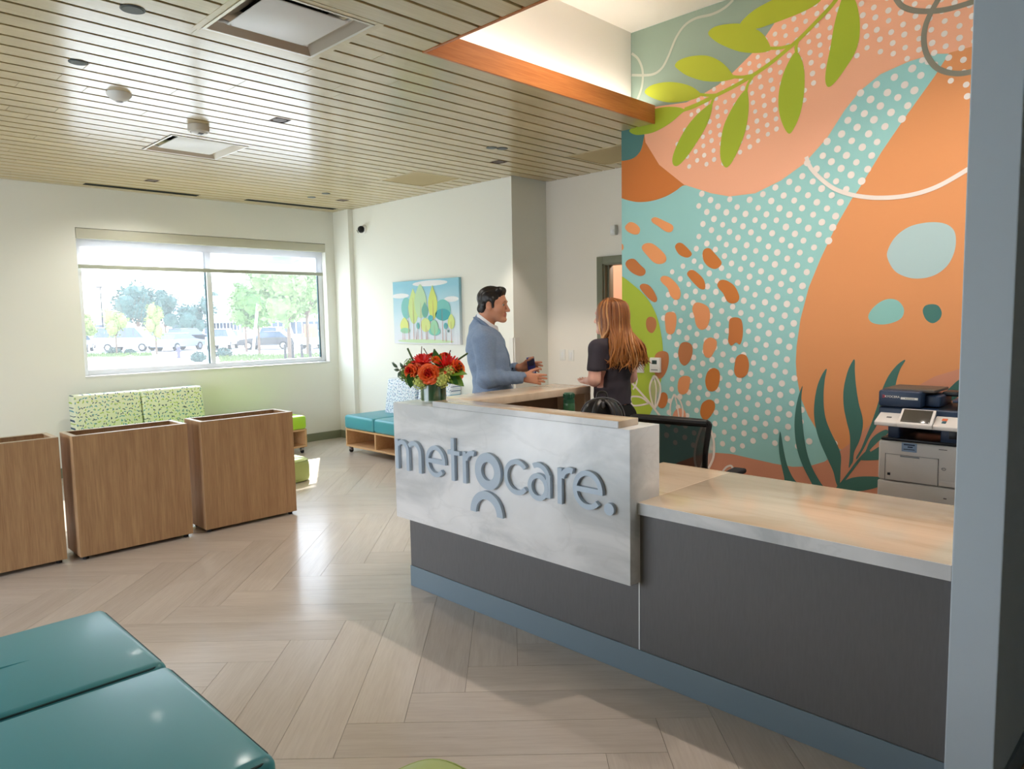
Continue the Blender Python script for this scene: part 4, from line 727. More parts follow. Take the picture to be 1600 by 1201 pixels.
for x in (.09, .78):
    for y in (1.83, 3.15): MB().cyl((x, y-.012, .0375), (x, y+.012, .0375), .0375, seg=16).build('caster', MAT['soft_black'], nb, True)
def pouf(label, x, y, rz, s, h):
    t = thing('pouf', label, 'pouf', (x, y, 0), rz, group='low pale green poufs')
    n = 40; out = []
    def se(r): return [(r*math.copysign(abs(math.cos(2*PI*k/n))**.5, math.cos(2*PI*k/n)), r*math.copysign(abs(math.sin(2*PI*k/n))**.5, math.sin(2*PI*k/n))) for k in range(n)]
    prof = [(.90, .004), (.97, .012), (1, .04), (1.0, h*.6), (.985, h-.05), (.95, h-.022), (.88, h-.006), (.75, h), (.4, h+.006), (.01, h+.007)]
    vs, fs = [], []
    for r, z in prof: vs += [(a, b, z) for a, b in se(r*s/2)]
    for i in range(len(prof)-1):
        for k in range(n): k2 = (k+1) % n; fs.append((i*n+k, i*n+k2, (i+1)*n+k2, (i+1)*n+k))
    fs += [tuple(range(n-1, -1, -1)), tuple((len(prof)-1)*n+k for k in range(n))]
    MB().pf(vs, fs).build('body', MAT['pale_lime'], t, smooth=50)
    q = [(a, b, h-.022) for a, b in se(.957*s/2)]; MB().tube(q+[q[0]], .004, 6).build('seam', mat('pouf_seam', (176, 192, 116), .5) if 'pouf_seam' not in MAT else MAT['pouf_seam'], t)
    return t
pouf('low pale green pouf on the floor behind the right planter box', 3.44, 6.77, R(4), .50, .235)
pouf('low pale green pouf, only its corner showing at the bottom edge', 1.15, 1.53, 0, .50, .235)
# ================================================================== tree painting
pa = thing('painting', 'unframed canvas print of pastel trees on the cream wall', 'painting', (5.41, 6.82, 1.68))
cm = mat('canvas_sky', (190, 222, 234), .7); nt = cm.node_tree; L = nt.links.new
tc = nt.nodes.new('ShaderNodeTexCoord'); sp = nt.nodes.new('ShaderNodeSeparateXYZ'); rp = nt.nodes.new('ShaderNodeValToRGB'); nz = nt.nodes.new('ShaderNodeTexNoise'); nz.inputs['Scale'].default_value = 3; ma = nt.nodes.new('ShaderNodeMath'); ma.operation = 'MULTIPLY_ADD'; ma.inputs[1].default_value = .25
L(tc.outputs['Generated'], sp.inputs[0]); L(tc.outputs['Generated'], nz.inputs[0]); L(nz.outputs[0], ma.inputs[0]); L(sp.outputs['Z'], ma.inputs[2]); L(ma.outputs[0], rp.inputs[0])
e = rp.color_ramp.elements; e[0].position = .1; e[0].color = lin((232, 232, 240)); e[1].position = 1.1 if False else 1.0; e[1].color = lin((150, 206, 226)); x = e.new(.55); x.color = lin((208, 230, 240)); L(rp.outputs[0], nt.nodes['Principled BSDF'].inputs['Base Color'])
ca = MB().box((5.392, 6.195, 1.307), (5.4285, 7.44, 2.062), .002, 1).build('canvas', cm, pa, True)
def pt(x, y): return 7.44-(x-150)/840*1.245, 2.062-(y-215)/805*.755
def blob(name, cx, cy, rx, ry, col, lay, tip=0, n=20):
    pts = []
    for k in range(n):
        a = 2*PI*k/n; s_ = math.sin(a); px = cx+rx*math.cos(a)*(1-tip*max(0, -s_)**1.5 if tip else 1); pts.append(pt(px, cy+ry*s_))
    key = 'p_%d_%d_%d' % col
    flat(name, [pts], MAT.get(key) or mat(key, col, .7), 5.392-.0008*lay, pa).matrix_parent_inverse = Matrix.Translation((-5.41, -6.82, -1.68))
def trunk(x, y0, y1, col=(206, 150, 132), w=4):
    key = 'p_%d_%d_%d' % col; a, z0 = pt(x, y0); _, z1 = pt(x, y1); h = w/840*1.245/2
    flat('painted_trunk', [[(a+h*.5, z0), (a-h*.5, z0), (a-h*1.5, z1), (a+h*1.5, z1)]], MAT.get(key) or mat(key, col, .7), 5.392-.0008*9, pa).matrix_parent_inverse = Matrix.Translation((-5.41, -6.82, -1.68))
for c in ((250, 400, 120, 32), (640, 262, 220, 36), (900, 470, 85, 34)): blob('painted_cloud', *c, (238, 240, 242), 1)
blob('painted_ground', 560, 985, 360, 24, (206, 230, 190), 1)
for q in ((330, 560, 68, 138, (132, 200, 196), 2), (425, 540, 66, 225, (206, 228, 150), 3, .7), (520, 480, 80, 215, (190, 222, 178), 4, .5), (575, 590, 42, 100, (112, 176, 160), 5, .8), (675, 500, 58, 215, (214, 228, 120), 5, .9), (795, 600, 96, 132, (124, 198, 190), 4), (795, 655, 92, 72, (74, 170, 176), 5), (895, 740, 42, 92, (214, 230, 140), 6, .5), (300, 780, 58, 100, (222, 232, 140), 6, .4), (310, 850, 66, 36, (160, 216, 180), 7), (480, 790, 20, 42, (104, 186, 184), 7), (580, 780, 62, 88, (216, 230, 150), 7), (645, 695, 32, 38, (88, 180, 186), 6), (690, 810, 48, 92, (160, 214, 176), 8), (690, 860, 72, 52, (128, 206, 190), 7), (828, 795, 22, 40, (92, 180, 184), 8), (858, 855, 12, 18, (130, 160, 160), 8)): blob('painted_crown', *q)
for x, a, b_ in ((358, 540, 970), (425, 430, 968), (525, 500, 966), (680, 470, 720), (790, 590, 980), (278, 850, 975), (303, 850, 978), (478, 760, 965), (455, 850, 965), (585, 780, 968), (600, 830, 965), (692, 780, 972), (829, 780, 985), (893, 740, 1000)): trunk(x, a, b_)
# ================================================================== office chair
ch = thing('office_chair', 'black office chair with a mesh back behind the low counter', 'chair', (3.66, 2.32, 0), R(6))
pts = []; hwid = lambda z: .205+.045*(z-.55)/.45
n = 12
def bx(z): return -.045-.05*math.sin((z-.52)/.5*PI*.9)+.10*(1-(z-.5)/.5)*.3
out = [(-hwid(.56), .56), (-hwid(.8), .80), (-hwid(.95), .95), (-.235, .992), (-.12, 1.0), (.12, 1.0), (.235, .992), (hwid(.95), .95), (hwid(.8), .80), (hwid(.56), .56), (.15, .535), (-.15, .535)]
ol = crom([Vector((bx(z)+.25*(y*y), y, z)) for y, z in out], 5)
MB().tube(ol+[ol[0], ol[1]], [.016]*(len(ol)+2), 8, False).build('back_frame', mat('chair_black', (24, 24, 26), .45), ch)
MB().tube(crom([Vector((bx(.985)+.25*y*y, y, .99)) for y in (-.235, -.12, 0, .12, .235)], 5, False), .022, 10).build('top_rail', MAT['chair_black'], ch)
vs, fs = [], []
for i in range(13):
    z = .54+.45*i/12
    for j in range(13): y = (j/6-1)*hwid(z); vs.append((bx(z)+.25*y*y, y, z))
for i in range(12):
    for j in range(12): a = i*13+j; fs.append((a, a+1, a+14, a+13))
MB().pf(vs, fs).build('mesh_panel', seethrough('chair_mesh', (24, 24, 28), .88, translucent=.1), ch)
MB().box((-.02, -.24, .44), (.44, .24, .52), .035, 4).build('seat', mat('chair_fabric', (34, 34, 38), .8), ch)
MB().tube([(-.02, 0, .62), (-.03, 0, .5), (.08, 0, .42), (.21, 0, .42)], [.03, .03, .03, .05], 8).build('back_support', MAT['chair_black'], ch)
MB().cyl((.21, 0, .08), (.21, 0, .44), .028, seg=16).build('gas_column', MAT['dark_metal'], ch)
for s in (-1, 1):
    a = MB().tube([(.2, s*.24, .44), (.2, s*.29, .5), (.19, s*.29, .66)], .018, 8).build('armrest', MAT['chair_black'], ch)
    MB().box((.06, s*.29-.04, .655), (.30, s*.29+.04, .685), .012, 3).build('arm_pad', MAT['chair_fabric'], a)
for k in range(5):
    w = 2*PI*k/5+.3; x, y = .21+.3*math.cos(w), .3*math.sin(w)
    a = MB().tube([(.21, 0, .10), (x, y, .075)], [.026, .018], 8).build('leg', MAT['chair_black'], ch)
    MB().cyl((x-.014*math.sin(w), y+.014*math.cos(w), .028), (x+.014*math.sin(w), y-.014*math.cos(w), .028), .028, seg=14).build('caster', MAT['soft_black'], a)
# ================================================================== printer
pr = thing('office_printer', 'white and navy office printer behind the counter at right', 'printer', (4.47, 1.17, 0))
mat('printer_white', (226, 220, 214), .4); mat('printer_navy', (40, 58, 84), .4); mat('printer_black', (24, 28, 34), .35); mat('printer_line', (110, 106, 104), .6); mat('printer_grey', (150, 156, 162), .4)
PX = 4.27; YL, YR = 1.385, .975
def pb(name, y0, y1, z0, z1, x0, x1, m, bev=.004, par=pr): return MB().box((x0, min(y0, y1), z0), (x1, max(y0, y1), z1), bev, 3).build(name, m, par, True)
pb('cabinet', YL, YR, .05, .40, PX, 4.68, MAT['printer_white'], .006)
for y in (1.34, 1.02):
    for x in (4.31, 4.64): MB().cyl((x, y-.012, .026), (x, y+.012, .026), .026, seg=14).build('caster', MAT['soft_black'], pr, True)
c = pb('paper_tray', YL, YR, .404, .664, PX, 4.68, MAT['printer_white'], .008)
pb('tray_handle', 1.30, 1.14, .478, .508, PX-.003, PX+.01, MAT['printer_grey'], .002, c)
pb('size_mark', 1.055, 1.04, .605, .611, PX-.0012, PX+.002, MAT['printer_line'], 0, c)
bd = pb('main_body', YL, YR, .668, .888, PX, 4.68, MAT['printer_white'], .014)
dr = pb('front_door', 1.345, 1.085, .672, .815, PX-.003, PX+.01, MAT['printer_white'], .002, pr)
for a in ((1.347, 1.345, .670, .817), (1.085, 1.083, .670, .817), (1.347, 1.083, .815, .8165)): pb('door_gap', *a, PX-.0036, PX, MAT['printer_line'], 0, dr)
pb('door_grip', 1.27, 1.175, .806, .813, PX-.005, PX, MAT['printer_grey'], .001, dr)
pb('door_badge', 1.333, 1.318, .697, .711, PX-.0045, PX, MAT['printer_black'], 0, dr)
pb('asset_label', 1.265, 1.19, .837, .885, PX-.0012, PX+.002, mat('sticker_blue', (150, 176, 206), .5), 0, bd)
for i, (a, b_, z) in enumerate(((1.255, 1.2, .872), (1.235, 1.21, .860), (1.255, 1.2, .848))): pb('label_print', a, b_, z, z+.004+.003*(i < 2), PX-.0020, PX, MAT['printer_navy'], 0, bd)
pb('model_mark', 1.085, 1.045, .865, .869, PX-.001, PX+.002, MAT['printer_line'], 0, bd)
for z in (.765,): MB().tube([(PX-.001, 1.058+.010*math.cos(k*PI/6), z+.006*math.sin(k*PI/6)) for k in range(13)], .0012, 6).build('emblem_ring', MAT['printer_line'], bd, True)
pb('side_flap', 1.08, .978, .672, .70, PX-.002, PX+.02, MAT['printer_white'], .002, bd)
pb('output_tray', YL-.012, YR+.012, .888, .905, PX+.005, 4.66, MAT['printer_black'], .004)
pb('support', 1.345, 1.285, .90, .985, PX+.02, 4.62, MAT['printer_navy'], .008)
q = pb('support', 1.085, .985, .90, .985, PX+.02, 4.62, MAT['printer_navy'], .006)
pb('usb_cover', 1.045, 1.005, .925, .965, PX+.017, PX+.021, MAT['printer_black'], .001, q)
pb('rear_panel', 1.285, 1.085, .90, .93, 4.60, 4.62, MAT['printer_navy'])
sc = pb('scanner', YL+.005, YR-.005, .985, 1.075, PX-.0, 4.66, MAT['printer_navy'], .01)
pb('under_tray', YL-.01, YR+.01, .972, .992, PX-.03, 4.6, MAT['printer_black'], .006)
# control panel: sloping white wings and tilted screen
def slab(name, y0, y1, xf, zf, xb, zb, th, m, par, bev=.004):
    b2 = bmesh.new(); bmesh.ops.create_cube(b2, size=1)
    for v in b2.verts:
        f = v.co.x < 0; t_ = v.co.z > 0
        v.co = Vector((xf if f else xb, y0 if v.co.y < 0 else y1, (zf if f else zb)+(0 if t_ else -th)))
    bmesh.ops.bevel(b2, geom=b2.edges[:], offset=bev, segments=2, profile=.5, affect='EDGES')
    return MB().merge(b2).build(name, m, par, True)
cp = slab('control_panel', 1.255, 1.378, PX-.10, 1.004, PX-.0, 1.045, .022, MAT['printer_white'], pr)
slab('control_panel', .978, 1.10, PX-.10, 1.004, PX-.0, 1.045, .022, MAT['printer_white'], pr)
ts = slab('touch_screen', 1.092, 1.258, PX-.115, 1.006, PX-.035, 1.078, .022, MAT['printer_white'], pr)
slab('display', 1.105, 1.245, PX-.1075, 1.0165, PX-.043, 1.0745, .002, mat('screen_off', (74, 70, 62), .12), ts, .0005)
slab('key_label', 1.04, 1.065, PX-.045, 1.0285, PX-.025, 1.037, .002, mat('key_orange', (214, 110, 70), .5), cp, .0003)
slab('key_label', 1.04, 1.06, PX-.07, 1.018, PX-.05, 1.0265, .002, mat('key_teal', (52, 96, 110), .5), cp, .0003)
slab('key_label', 1.305, 1.33, PX-.055, 1.0245, PX-.045, 1.0285, .002, MAT['printer_line'], cp, .0003)
ad = pb('document_feeder', 1.39, 1.175, 1.078, 1.168, PX-.01, 4.60, MAT['printer_navy'], .014)
pb('feeder_cover', 1.378, 1.12, 1.160, 1.176, PX+.03, 4.56, mat('feeder_top', (84, 78, 72), .5), .005)
pb('feeder_bridge', 1.176, 1.10, 1.082, 1.145, PX+.06, 4.55, MAT['printer_navy'], .01)
pb('feeder_arm', 1.12, 1.0, 1.135, 1.160, PX+.16, 4.55, MAT['printer_black'], .008)
slab('document_tray', .80, 1.10, PX+.02, 1.078, PX+.02+.36, 1.10, .014, MAT['printer_black'], pr)
slab('output_slope', .80, 1.04, PX+.04, 1.128, PX+.36, 1.142, .014, MAT['printer_navy'], pr)
pb('name_label', 1.275, 1.19, 1.122, 1.134, PX-.0112, PX-.009, MAT['white_plastic'], 0, ad)
for k in range(6): pb('label_print', 1.252-k*.008, 1.247-k*.008, 1.1255, 1.1305, PX-.0118, PX-.0112, MAT['printer_line'], 0, ad)
def text(name, s, size, loc, m, par, ext=.0006, axis='Y'):
    cu = bpy.data.curves.new(name, 'FONT'); cu.body = s; cu.size = size; cu.extrude = ext
    o = bpy.data.objects.new(name, cu); COL.objects.link(o); o.rotation_euler = (R(90), 0, R(-90)); o.location = loc
    bpy.context.view_layer.update(); me = bpy.data.meshes.new_from_object(o.evaluated_get(bpy.context.evaluated_depsgraph_get()))
    me.transform(o.matrix_world); bpy.data.objects.remove(o); me.materials.clear(); me.materials.append(m)
    return mobj(name, me, par, True)
text('lettering', 'KYOCERA', .0165, (PX-.011, 1.355, 1.1285), MAT['white_plastic'], ad)
MB().tube([(PX-.0105, 1.362+.006*math.cos(k*PI/6+.5), 1.134+.006*math.sin(k*PI/6+.5)) for k in range(11)], .002, 6).build('logo_mark', mat('logo_red', (196, 40, 52), .4), ad, True)
# ================================================================== bottle and backpack on the staff side
bo = thing('water_bottle', 'green water bottle with a screw lid in the desk niche', 'bottle', (3.43, 2.925, .861))
mat('bottle_green', (58, 110, 72), .3, coat=.3); mat('bottle_lid', (36, 92, 66), .3)
MB().lathe([(.0, 0), (.034, 0), (.0365, .004), (.0365, .19), (.036, .2), (.034, .205)], 28).build('body', MAT['bottle_green'], bo)
MB().lathe([(.033, .203), (.0355, .206), (.0355, .228), (.031, .232)], 28).build('collar', MAT['bottle_lid'], bo)
m = MB().lathe([(.031, .231), (.034, .235), (.034, .262), (.028, .270), (.0, .271)], 28)
for k in range(14): w = 2*PI*k/14; m.tube([(.034*math.cos(w), .034*math.sin(w), .237), (.034*math.cos(w), .034*math.sin(w), .262)], .003, 6)
m.build('lid', MAT['bottle_lid'], bo)
bp = thing('backpack', 'small black backpack sitting on the staff side of the desk', 'backpack', (3.16, 2.46, .743), R(-45))
mat('bag_black', (28, 26, 28), .35, coat=.2); mat('bag_grey', (96, 96, 100), .4)
n = 10; vs = []; fs = []
prof = [(.115, .0), (.125, .02), (.125, .2), (.122, .28), (.108, .34), (.08, .385), (.045, .405), (.002, .412)]
se = [(math.copysign(abs(math.cos(2*PI*k/32))**.6, math.cos(2*PI*k/32)), .62*math.copysign(abs(math.sin(2*PI*k/32))**.7, math.sin(2*PI*k/32))) for k in range(32)]
for r, z in prof: vs += [(r*a, r*b*(1 if z < .3 else 1), z) for a, b in se]
for i in range(len(prof)-1):
    for k in range(32): k2 = (k+1) % 32; fs.append((i*32+k, i*32+k2, (i+1)*32+k2, (i+1)*32+k))
fs.append(tuple(range(31, -1, -1)))
MB().pf(vs, fs).build('body', MAT['bag_black'], bp, smooth=60)
MB().tube(crom([Vector(p) for p in ((-.128, -.02, .24), (-.118, -.03, .33), (-.08, -.035, .392), (0, -.035, .415), (.08, -.035, .392), (.118, -.03, .33), (.128, -.02, .24))], 6, False), .004, 8).build('zip_edge', MAT['bag_grey'], bp)
MB().tube(crom([Vector(p) for p in ((-.028, -.02, .405), (-.022, -.02, .435), (0, -.02, .445), (.022, -.02, .435), (.028, -.02, .405))], 5, False), .007, 8).build('handle', MAT['bag_black'], bp)
for s in (-1, 1): MB().tube(crom([Vector(p) for p in ((s*.02, -.05, .40), (s*.045, -.085, .36), (s*.062, -.1, .25), (s*.075, -.095, .1), (s*.08, -.085, .03))], 5, False), .017, 10, flat=.4).build('strap', MAT['bag_black'], bp)
MB().ell((0, -.055, .375), (.014, .01, .018), 14, 8).build('buckle', MAT['bag_grey'], bp)
# ================================================================== flower arrangement
FV = thing('flower_arrangement', 'glass vase of orange roses and green hydrangea on the counter corner', 'flowers', (2.665, 3.31, 1.1185), R(-45))
pane_glass('vase_glass', .02, gloss=.09); mat('leaf_wrap', (34, 92, 40), .4, coat=.12, var=.35, vscale=14); mat('leaf_deep', (48, 96, 34), .45, var=.2, vscale=20); mat('leaf_mid', (96, 138, 30), .45, var=.2, vscale=20)
mat('stem_green', (74, 96, 50), .6); mat('stem_brown', (98, 64, 48), .6); mat('rose_orange', (255, 112, 48), .5, sub=.1); mat('rose_core', (214, 40, 24), .5); mat('red_petal', (226, 24, 20), .5); mat('amber_petal', (250, 150, 30), .5)
mat('hydrangea', (214, 222, 122), .6, var=.15, vscale=30); mat('green_bloom', (128, 158, 76), .6, var=.2, vscale=30); mat('berry', (110, 20, 26), .3); mat('euca', (98, 120, 96), .5)
gv = MB().lathe([(.0, .0), (.074, .0), (.078, .004), (.078, .132), (.0745, .132), (.0745, .012), (.0, .010)], 40).build('vase', MAT['vase_glass'], FV)
MB().lathe([(.0735, .012), (.0738, .129)], 40).build('leaf_lining', MAT['leaf_wrap'], gv)
MB().lathe([(0, .122), (.072, .124)], 24).build('foam', MAT['leaf_deep'], gv)
rf = random.Random(5)
def frame(c, n):
    q = Vector(n).normalized().to_track_quat('Z', 'Y').to_matrix().to_4x4(); return Matrix.Translation(c) @ q
def petal(m, w, l, cup, M, curl=.2, n=5):
    vs, fs = [], []
    for i in range(n+1):
        t = i/n; ww = w*math.sin(PI*min(1, .18+.82*t)*.86)**.7 if t < 1 else w*.35
        for j in range(5):
            u = (j-2)/2; vs.append((u*ww, l*t, cup*(t**1.6)*l-abs(u)**2*curl*ww*-1))
    for i in range(n):
        for j in range(4): a = i*5+j; fs.append((a, a+1, a+6, a+5))
    m.pf(vs, fs, M)
def rose(c, nrm, r, mo='rose_orange', mc='rose_core'):
    F = frame(c, nrm); m = MB()
    for k in range(34):
        t = k/34; a = k*2.399; rad = r*(.10+.72*t)
        tilt = R(82-74*t); M = F @ Matrix.Rotation(a, 4, 'Z') @ Matrix.Translation((0, rad*.55, r*.30*(1-t))) @ Matrix.Rotation(tilt, 4, 'X')
        m.mi = 1 if k < 9 else 0
        petal(m, r*(.22+.36*t), r*(.42+.30*t), -.15, M, -.35)
    m.mi = 1; m.ell((0, 0, r*.18), (r*.16, r*.16, r*.25), 10, 6, F)
    m.mi = 2; m.tube([(0, 0, 0), (0, 0, -r*.8)], .004, 6, M=F)
    return m.build('rose', [MAT[mo], MAT[mc], MAT['stem_green']], FV, smooth=70)
def gerbera(c, nrm, r, mo, name='gerbera', n=26, up=.25):
    F = frame(c, nrm); m = MB()
    for ring in range(2):
        for k in range(n):
            a = 2*PI*k/n+ring*.12; M = F @ Matrix.Rotation(a, 4, 'Z') @ Matrix.Translation((0, r*.16, .004*ring)) @ Matrix.Rotation(R(12+28*ring)+up*rf.uniform(0, 1), 4, 'X'); petal(m, r*.10, r*(.84-.2*ring), -.05, M, .1, 3)
    m.mi = 1; m.ell((0, 0, .004), (r*.2, r*.2, r*.12), 12, 6, F); m.mi = 2; m.tube([(0, 0, 0), (0, 0, -r)], .004, 6, M=F)
    return m.build(name, [MAT[mo], MAT['rose_core'], MAT['stem_green']], FV, smooth=70)
def hyd(c, r, mo='hydrangea', n=70, name='hydrangea_head'):
    m = MB(); c = Vector(c)
    for k in range(n):
        z = 1-2*(k+.5)/n; a = k*2.399; s = math.sqrt(1-z*z); d = Vector((s*math.cos(a), s*math.sin(a), z)); F = frame(c+d*r*rf.uniform(.86, 1.05), d+Vector((rf.uniform(-.3, .3),)*3))
        w = r*.24
        for q in range(4):
            M = F @ Matrix.Rotation(q*PI/2+k, 4, 'Z'); m.pf([(0, 0, 0), (w*.45, w*.45, .002), (0, w, .0045), (-w*.45, w*.45, .002)], [(0, 1, 2, 3)], M)
    m.ell(c, r*.78, 12, 8)
    return m.build(name, MAT[mo], FV, smooth=0)
def leaf(a, b, w, nrm, mo, name='leaf', bend=.01):
    a, b, nrm = Vector(a), Vector(b), Vector(nrm).normalized(); d = b-a; sd = d.cross(nrm).normalized(); nn = sd.cross(d).normalized(); vs, fs = [], []; n = 8
    for i in range(n+1):
        t = i/n; ww = w*math.sin(PI*t**.8)**.9 if 0 < t < 1 else .0008; p = a+d*t+nn*bend*math.sin(PI*t)
        vs += [p-sd*ww+nn*ww*.2, p, p+sd*ww+nn*ww*.2]
    for i in range(n):
        for j in (0, 1): q = i*3+j; fs.append((q, q+1, q+4, q+3))
    MB().pf(vs, fs).build(name, MAT[mo], FV, smooth=60)
rose((-.012, -.100, .172), (-.05, -1, .2), .056); rose((.142, -.03, .19), (.75, -.6, .25), .055, 'rose_orange', 'amber_petal'); rose((-.122, -.055, .186), (-.55, -.75, .25), .042, 'rose_orange', 'red_petal')
rose((.0, .03, .262), (0, -.3, 1), .034); rose((.072, .02, .262), (.2, -.4, 1), .034); rose((.022, -.035, .250), (.1, -.8, .6), .026, 'amber_petal', 'rose_orange')
gerbera((-.055, -.03, .232), (-.1, -.62, .8), .068, 'red_petal'); gerbera((-.085, -.06, .195), (-.3, -.8, .3), .04, 'rose_orange', 'carnation')
gerbera((.085, -.035, .205), (.25, -.55, .9), .09, 'red_petal', 'red_lily', 14, .7)
for c, r, mo in (((-.068, -.072, .126), .042, 'hydrangea'), ((.062, -.080, .138), .046, 'hydrangea'), ((.10, -.06, .18), .036, 'hydrangea'), ((-.158, -.01, .165), .04, 'green_bloom'), ((-.128, .0, .215), .038, 'green_bloom'), ((-.125, -.03, .135), .034, 'green_bloom'), ((.05, .06, .2), .05, 'hydrangea'), ((-.05, .06, .2), .05, 'green_bloom')): hyd(c, r, mo)
leaf((-.105, -.06, .19), (-.122, -.085, .09), .03, (0, -1, .1), 'leaf_deep'); leaf((.085, -.06, .165), (.205, -.07, .163), .034, (.1, -.6, .8), 'leaf_mid'); leaf((.09, -.07, .16), (.185, -.08, .095), .034, (.1, -.8, .5), 'leaf_mid'); leaf((.08, -.06, .15), (.155, -.1, .11), .03, (0, -.9, .4), 'leaf_deep')
leaf((.03, -.03, .21), (.018, -.02, .305), .022, (.2, -1, 0), 'leaf_deep'); leaf((.04, -.03, .2), (.05, -.02, .285), .02, (-.3, -1, 0), 'leaf_mid'); leaf((-.06, -.08, .17), (-.075, -.08, .105), .02, (0, -1, 0), 'leaf_deep')
for p, r, mo in ((((-.095, .0, .2), (-.145, .01, .315)), .0055, 'stem_green'), (((-.06, .0, .25), (-.065, .01, .29), (-.062, .01, .325)), .0025, 'stem_brown'), (((-.02, .0, .26), (-.052, .02, .312)), .003, 'stem_brown'), (((.112, .0, .22), (.205, .01, .28)), .0055, 'stem_green'), (((.09, .0, .26), (.1, .0, .285), (.106, 0, .3)), .003, 'stem_brown'), (((.0, .0, .26), (.012, .01, .308)), .005, 'stem_green')): MB().tube(p, r, 8).build('stem', MAT[mo], FV)
for x, z in ((.17, .212), (.172, .193), (-.155, .216), (.02, .2), (.035, .19), (.045, .205), (.16, .225)):
    MB().ell((x, -.06, z), .007, 10, 6).build('berry', MAT['berry'], FV)
MB().tube([(-.13, -.02, .16), (-.19, -.03, .19), (-.225, -.03, .24)], .0015, 6).build('stem', MAT['euca'], FV)
for a, b in (((-.2, -.03, .205), (-.232, -.035, .238)), ((-.18, -.03, .185), (-.2, -.035, .15)), ((-.19, -.03, .19), (-.222, -.03, .195)), ((-.165, -.03, .2), (-.185, -.03, .235))): leaf(a, b, .009, (0, -1, .1), 'euca')
